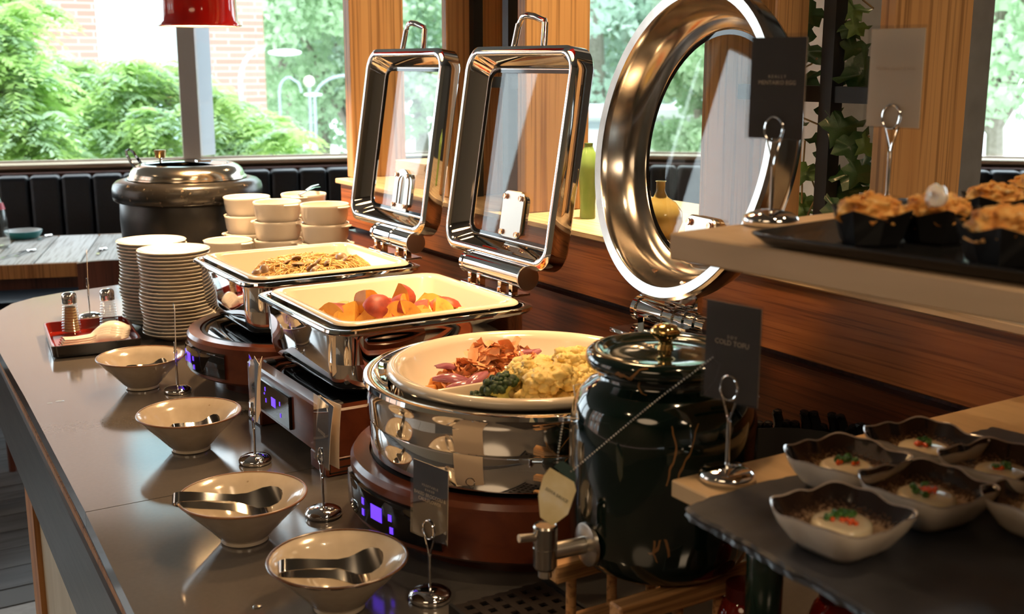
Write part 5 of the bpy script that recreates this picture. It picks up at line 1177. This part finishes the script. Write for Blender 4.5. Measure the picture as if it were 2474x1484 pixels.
def glaze():
    m,nt,b=newmat('kiln_glaze'); tc=nt.nodes.new('ShaderNodeTexCoord'); sx=nt.nodes.new('ShaderNodeSeparateXYZ'); nt.links.new(tc.outputs['Object'],sx.inputs[0])
    no=nt.nodes.new('ShaderNodeTexNoise'); no.inputs['Scale'].default_value=420; no.inputs['Detail'].default_value=4; nt.links.new(tc.outputs['Object'],no.inputs['Vector'])
    mr=nt.nodes.new('ShaderNodeMapRange'); mr.inputs['From Min'].default_value=.008; mr.inputs['From Max'].default_value=.022; mr.inputs['To Min'].default_value=.38; mr.inputs['To Max'].default_value=-.32; nt.links.new(sx.outputs['Z'],mr.inputs['Value'])
    ad_=nt.nodes.new('ShaderNodeMath'); nt.links.new(mr.outputs['Result'],ad_.inputs[0]); nt.links.new(no.outputs['Fac'],ad_.inputs[1])
    nt.links.new(ramp(nt,ad_.outputs[0],[(.30,(.020,.012,.010)),(.5,(.10,.055,.035)),(.72,(.46,.32,.20))]),b.inputs['Base Color']); b.inputs['Roughness'].default_value=.14; b.inputs['Coat Weight'].default_value=.6; return m
inm=glaze()
rimg=noisemat('dish_rim',[(.4,(.38,.31,.26)),(.7,(.62,.55,.50))],60,.12,3,.7,.05,.0005)
dmesh=dish_mesh(.0435).mesh('dish',[outm,inm,rimg],True,60)
tofu_m=pbr('tofu',(.80,.68,.46),.22,0,.5,.4,sss=.2); roe=pbr('salmon_roe',(.85,.13,.02),.15,0,.5,.6,sss=.2); scal=noisemat('spring_onion',[(.3,(.02,.10,.015)),(.7,(.10,.25,.05))],90,.4,3,.2,.2,.001)
tofu_me=MB().lathe([(0,0),(.0195,0),(.0215,.001),(.0222,.004),(.0222,.009),(.021,.0115),(.018,.0125),(0,.0128)],40).mesh('tofu_disc',tofu_m,True,60)
roe_me=MB().ico((0,0,0),.0019,2).mesh('roe',roe); sc_me=MB().lathe([(.0012,-.0012),(.0025,-.0012),(.0025,.0012),(.0012,.0012),(.0012,-.0012)],12).mesh('onion_ring',scal,True,50)
dishes=[((2035,1232),.055,'nearest square dish, whose tofu has a green strip and two roe spots'),((2240,1168),.055,'square dish whose tofu carries the largest heap of orange roe'),((2047,1100),0,'square dish at the left rear of the slate, behind the nearest'),((2235,1056),0,'rear square dish nearest the wooden wall'),((2425,1112),0,'square dish at right with shiny white reflections on its tofu'),((2545,1205),0,'square dish cut off by the right edge of the picture')]
roes=[[(-.006,.004,2),(-.002,-.003,3),(.001,-.008,3),(-.004,-.011,2)],[(.0,.0,9),(.004,-.003,8),(-.004,.002,7)],[(-.006,.002,3),(.004,-.006,2)],[(-.006,.002,5),(-.001,-.001,3)],[(-.004,.002,4)],[(0,0,3)]]
grn=[[(.001,.005),(.003,.003),(.005,.001),(.007,-.001),(.009,-.002),(-.008,.006)],[(-.010,.004),(-.011,-.004),(-.002,.009),(.006,.006)],[(.0,.006),(.003,.002),(.010,.006),(.006,-.003),(-.004,.005)],[(.001,-.002),(.004,.003),(.007,.005),(.002,.004)],[(.003,.002),(.001,-.003),(.006,-.001),(-.006,.004)],[(0,.004)]]
for i,(q,_,lab) in enumerate(dishes):
    p=at(q[0],q[1],BZ+.038); p.z=BZ+.0086
    t=thing('tofu_dish',lab,'dish',tuple(p),R([2,-3,4,-2,3,0][i]),'square tofu dishes on the slate')
    for nm,me in (('dish',dmesh),):
        o=bpy.data.objects.new(nm,me); COL.objects.link(o); o.parent=t
    tf=thing('cold_tofu',['tofu disc with a strip of green and two roe spots','tofu disc under the largest orange roe heap','tofu disc with scattered green rings in the left rear dish','tofu disc with roe and greens in the rear dish','glossy tofu disc in the right-hand dish','tofu disc in the dish cut off by the picture edge'][i],'tofu',(p.x,p.y,p.z+.0092),rnd.uniform(0,.2),'tofu discs in the square dishes')
    o=bpy.data.objects.new('tofu_disc',tofu_me); COL.objects.link(o); o.parent=tf
    for (x,y,n) in roes[i]:
        for k in range(n):
            o=bpy.data.objects.new('roe',roe_me); COL.objects.link(o); o.parent=tf; o.location=(x+jitter(-.0028,.0028),y+jitter(-.0028,.0028),.0142+jitter(0,.0015)*(n>4))
    for (x,y) in grn[i]:
        for k in range(3):
            o=bpy.data.objects.new('onion_ring',sc_me); COL.objects.link(o); o.parent=tf; o.location=(x+jitter(-.0018,.0018),y+jitter(-.0018,.0018),.0146+.0008*k); o.rotation_euler=(jitter(-.9,.9),jitter(-.9,.9),0)
q=at(1755,1160,BZ); h=hd(-43); card_stand('wire card stand on the corner of the light wooden board',(q.x,q.y,BZ+.0006),1.03,h)
card('dark card reading COLD TOFU above the wooden board',(q.x,q.y,BZ+.0006),h,[('S O Y',.0040,.66,None),('COLD TOFU',.0062,.60,None)],paper_dark,z0=.0690,sc_=1.03,w_=.055)
# bottles below the board
bt=thing('sauce_bottle','squat brown sauce bottle with a long dark green neck wrap','bottle',(.690,.690,.9005))
MB().lathe([(0,0),(.030,0),(.032,.004),(.032,.045),(.030,.062),(.022,.082),(.0155,.094)],40,cap0=True).build('glass_body',pbr('brown_glass',(.22,.08,.03),.08,0,.5,.6,trans=.4),bt)
MB().lathe([(.0158,.093),(.0166,.094),(.0166,.150),(.0150,.153),(0,.153)],36).build('neck_wrap',pbr('green_wrap',(.008,.03,.02),.25,0,.5,.3),bt,True,40)
MB().lathe([(0,.1535),(.0135,.1535),(.0140,.156),(.0140,.168),(.012,.170),(0,.170)],32).build('cap',chrome,bt,True,40)
rd=thing('chilli_jar','small red glass jar behind the sauce bottle','jar',(.735,.760,.9005))
rgm=pbr('red_glass',(.22,.012,.006),.06,0,.5,.7); rgm2=pbr('dark_red_lid',(.10,.01,.008),.3)
MB().lathe([(0,0),(.024,0),(.026,.003),(.026,.05),(.022,.062),(.017,.068)],36,cap0=True).build('glass_body',rgm,rd); MB().lathe([(0,.068),(.019,.068),(.019,.082),(0,.083)],30).build('lid',rgm2,rd,True,40)
rd2=thing('chilli_jar','red glass jar right of the green wrapped bottle','jar',(.790,.690,.9005))
MB().lathe([(0,0),(.028,0),(.030,.003),(.030,.06),(.024,.075),(.018,.082)],36,cap0=True).build('glass_body',rgm,rd2); MB().lathe([(0,.082),(.020,.082),(.020,.098),(0,.099)],30).build('lid',rgm2,rd2,True,40)
pcd=MB().box((0,0,.035),(.05,.0012,.07)).build('paper_slip',paper_w,None,False,loc=(.622,.700,.9225),rz=R(-58)); pcd.rotation_euler=(R(-8),0,R(-58)); tag(pcd,'white paper slip standing in front of the jar stand at the bottom edge','paper')
# black knobbly basket behind the jar
bk=thing('black_basket','black basket with a knobbly twisted rim behind the green jar','basket',(1.008,.962,.9145))
MB().lathe([(.075,-.014),(.080,-.010),(.105,.09),(.098,.092),(.074,.006),(0,.005)],40,cap0=True).build('basket_wall',blackm,bk,True,50)
for i in range(56):
    a=2*PI*i/56; r=.104+jitter(-.004,.006); z=.085+jitter(-.004,.016); k=MB()
    k.tube([(r*math.cos(a),r*math.sin(a),z-.03),((r+.004)*math.cos(a),(r+.004)*math.sin(a),z),((r+.002)*math.cos(a+.04),(r+.002)*math.sin(a+.04),z+.014)],[.006,.007,.0062],8); k.ico((r*math.cos(a+.03),r*math.sin(a+.03),z+.015),.0072,1,(1,1,.6),.2,i); k.build('twist',blackp,bk,kind=None)
# ================================================================ DINING AREA
def dining_table(label,c,u,v,lu,lv,np_,mats,rnds):
    a=math.atan2(u.y,u.x); t=thing('dining_table',label,'table',(c.x,c.y,0),a)
    w_=lu/np_
    for i in range(np_):
        MB().bbox((-lu/2+w_*(i+.5),jitter(-.004,.004),.722+jitter(-.001,.001)),(w_-.005,lv,.055),.003,1).build('plank',mats[i%len(mats)],t)
    for sy in (-1,1): MB().box((0,sy*(lv/2+.0055),.722),(lu-.01,.010,.052)).build('edge_band',wood_orange,t,False)
    MB().box((0,0,.665),(lu*.86,lv*.8,.05)).build('apron',wood_chair,t,False)
    for sx in (-1,1):
        for sy in (-1,1): MB().bbox((sx*lu*.42,sy*lv*.38,.335),(.07,.07,.66),.004,1).build('leg',wood_chair,t)
pl1=wood('weathered_plank',(.52,.49,.46),(.66,.63,.60),'Y',(24,24,2),.4); pl2=wood('pale_plank',(.72,.70,.68),(.84,.82,.80),'Y',(24,24,2),.4); pl3=wood('tan_plank',(.54,.44,.34),(.66,.55,.44),'Y',(24,24,2),.4)
u=(at(205,633,.75)-at(0,641,.75)).normalized(); v=V(-u.y,u.x,0)
gp=at(121,635,.75)
dining_table('planked wooden dining table by the left banquette, partly hidden by the kettle',gp+v*.36+u*(-.06),u,v,1.32,.72,8,[pl1,pl2,pl3,pl1,pl2,pl1,pl3,pl2],0)
dining_table('planked dining table seen through the round lid',V(3.05,3.35,0),V(.75,-.66,0),V(.66,.75,0),1.2,.75,7,[pl1,pl2,pl3],1)
def chair(label,x,y,rz,mat,seatm,h=.82,name='dining_chair'):
    t=thing(name,label,'chair',(x,y,0),rz)
    MB().bbox((0,0,.45),(.42,.42,.04),.012,2).build('seat',seatm,t)
    for sx in(-1,1):
        MB().tube([(sx*.18,.18,0),(sx*.18,.18,.44)],[.014,.019],10).build('leg',mat,t); MB().tube([(sx*.18,-.20,0),(sx*.18,-.19,.45),(sx*.185,-.225,h-.03)],[.014,.02,.015],10).build('leg',mat,t)
    k=MB(); n=10; vs=[];fs=[]
    for i in range(n+1):
        xx=-.215+.43*i/n; yy=-.235-.035*(1-(2*i/n-1)**2); zt=h+.012*(1-(2*i/n-1)**4); zb=h-.165+.02*(2*i/n-1)**2
        vs+=[(xx,yy-.009,zb),(xx,yy-.009,zt),(xx,yy+.009,zt),(xx,yy+.009,zb)]
    for i in range(n):
        for q in range(4): r_=(q+1)%4; fs.append((i*4+q,i*4+r_,(i+1)*4+r_,(i+1)*4+q))
    fs+=[(3,2,1,0),(n*4,n*4+1,n*4+2,n*4+3)]; k.add(vs,fs).build('backrest',mat,t,True,50); return t
cp=at(262,650,.80); chair('dark brown wooden chair beside the soup kettle, facing the planked table',cp.x+.17,cp.y+.12,math.atan2(u.y,u.x),wood_chair,blackm,.835)
cp=at(-55,650,.80); chair('dark chair cut off by the left edge of the picture',cp.x-.15,cp.y+.10,math.atan2(u.y,u.x),wood_chair,blackm,.80)
wov=noisemat('woven_brown',[(.35,(.16,.075,.045)),(.65,(.33,.19,.13))],140,.6,2,0,.6,.004,(1,1,3))
cp=axx(1690,480,2.35); chair('brown woven chair seen through the round lid behind the yellow vase',cp.x,cp.y,R(140),wov,wov,.93,'woven_chair')
# tableware
pp=at(58,575,.75); pla=thing('teal_dish','shallow dish, teal outside and white inside, on the dining table','dish',(pp.x,pp.y,.7515))
MB().lathe([(0,0),(.055,0),(.062,.004),(.074,.022),(.0765,.031),(.0750,.0315)],48,cap0=True).build('outside',pbr('teal',(.03,.20,.20),.3),pla); MB().lathe([(.0750,.0315),(.070,.022),(.055,.007),(0,.005)],48).build('inside',pbr('white_glaze',(.8,.82,.82),.25),pla)
pp=at(2,600,.75); bo=thing('water_bottle','clear glass bottle with a pink label at the left edge','bottle',(pp.x,pp.y,.7515))
MB().lathe([(0,0),(.034,0),(.037,.004),(.037,.10),(.030,.15),(.016,.20),(.0125,.225),(.0125,.25),(.0145,.252),(.0145,.262),(.0115,.262),(.0105,.225),(.014,.20),(.027,.15),(.034,.10),(.034,.008),(0,.006)],36).build('glass_body',glass,bo,True,50)
MB().lathe([(.0300,.155),(.0235,.182)],32).build('label_band',pbr('pink_label',(.70,.12,.16),.4),bo); MB().lathe([(0,.262),(.013,.262),(.013,.272),(0,.273)],24).build('cap',porcelain,bo,True,40)
pp=at(15,590,.75)
def cutlery(px,py,rz,lab,kind):
    p=at(px,py,.75); t=MB(); t.ribbon([(-.09,0,.001),(-.02,0,.003),(.03,0,.002)],[.012,.007,.006],(0,1,0),.002)
    if kind=='spoon': t.ico((.055,0,.003),.022,2,(1.25,.75,.2))
    else: t.ribbon([(.03,0,.002),(.05,0,.002),(.10,0,.002)],[.008,.017,.008],(0,1,0),.0015)
    o=t.build(kind,chrome,None,True,50,(p.x,p.y,.7525),rz); tag(o,lab,'cutlery','cutlery on the dining table')
cutlery(62,612,1.0,'spoon on the near left of the planked dining table','spoon'); cutlery(35,617,.9,'knife left of the spoon on the planked dining table','knife')
cutlery(108,575,1.1,'spoon beside the teal dish','spoon'); cutlery(245,608,1.2,'spoon on the table just left of the kettle','spoon'); 
# brick building across the street on the left side, which the lids and glass mirror
b2=thing('side_building','long brick apartment building across the street to the left','building',(-17,6,GZ),0)
MB().box((0,0,8),(6,40,16)).build('brick_wall',pbr('plain_brick',(.46,.25,.18),.8),b2,False)
for j in range(5):
    for i in range(12): MB().box((3.02,-17.5+i*3.1,2.2+j*3),(.08,1.5,1.7)).build('window',whitep,b2,False)
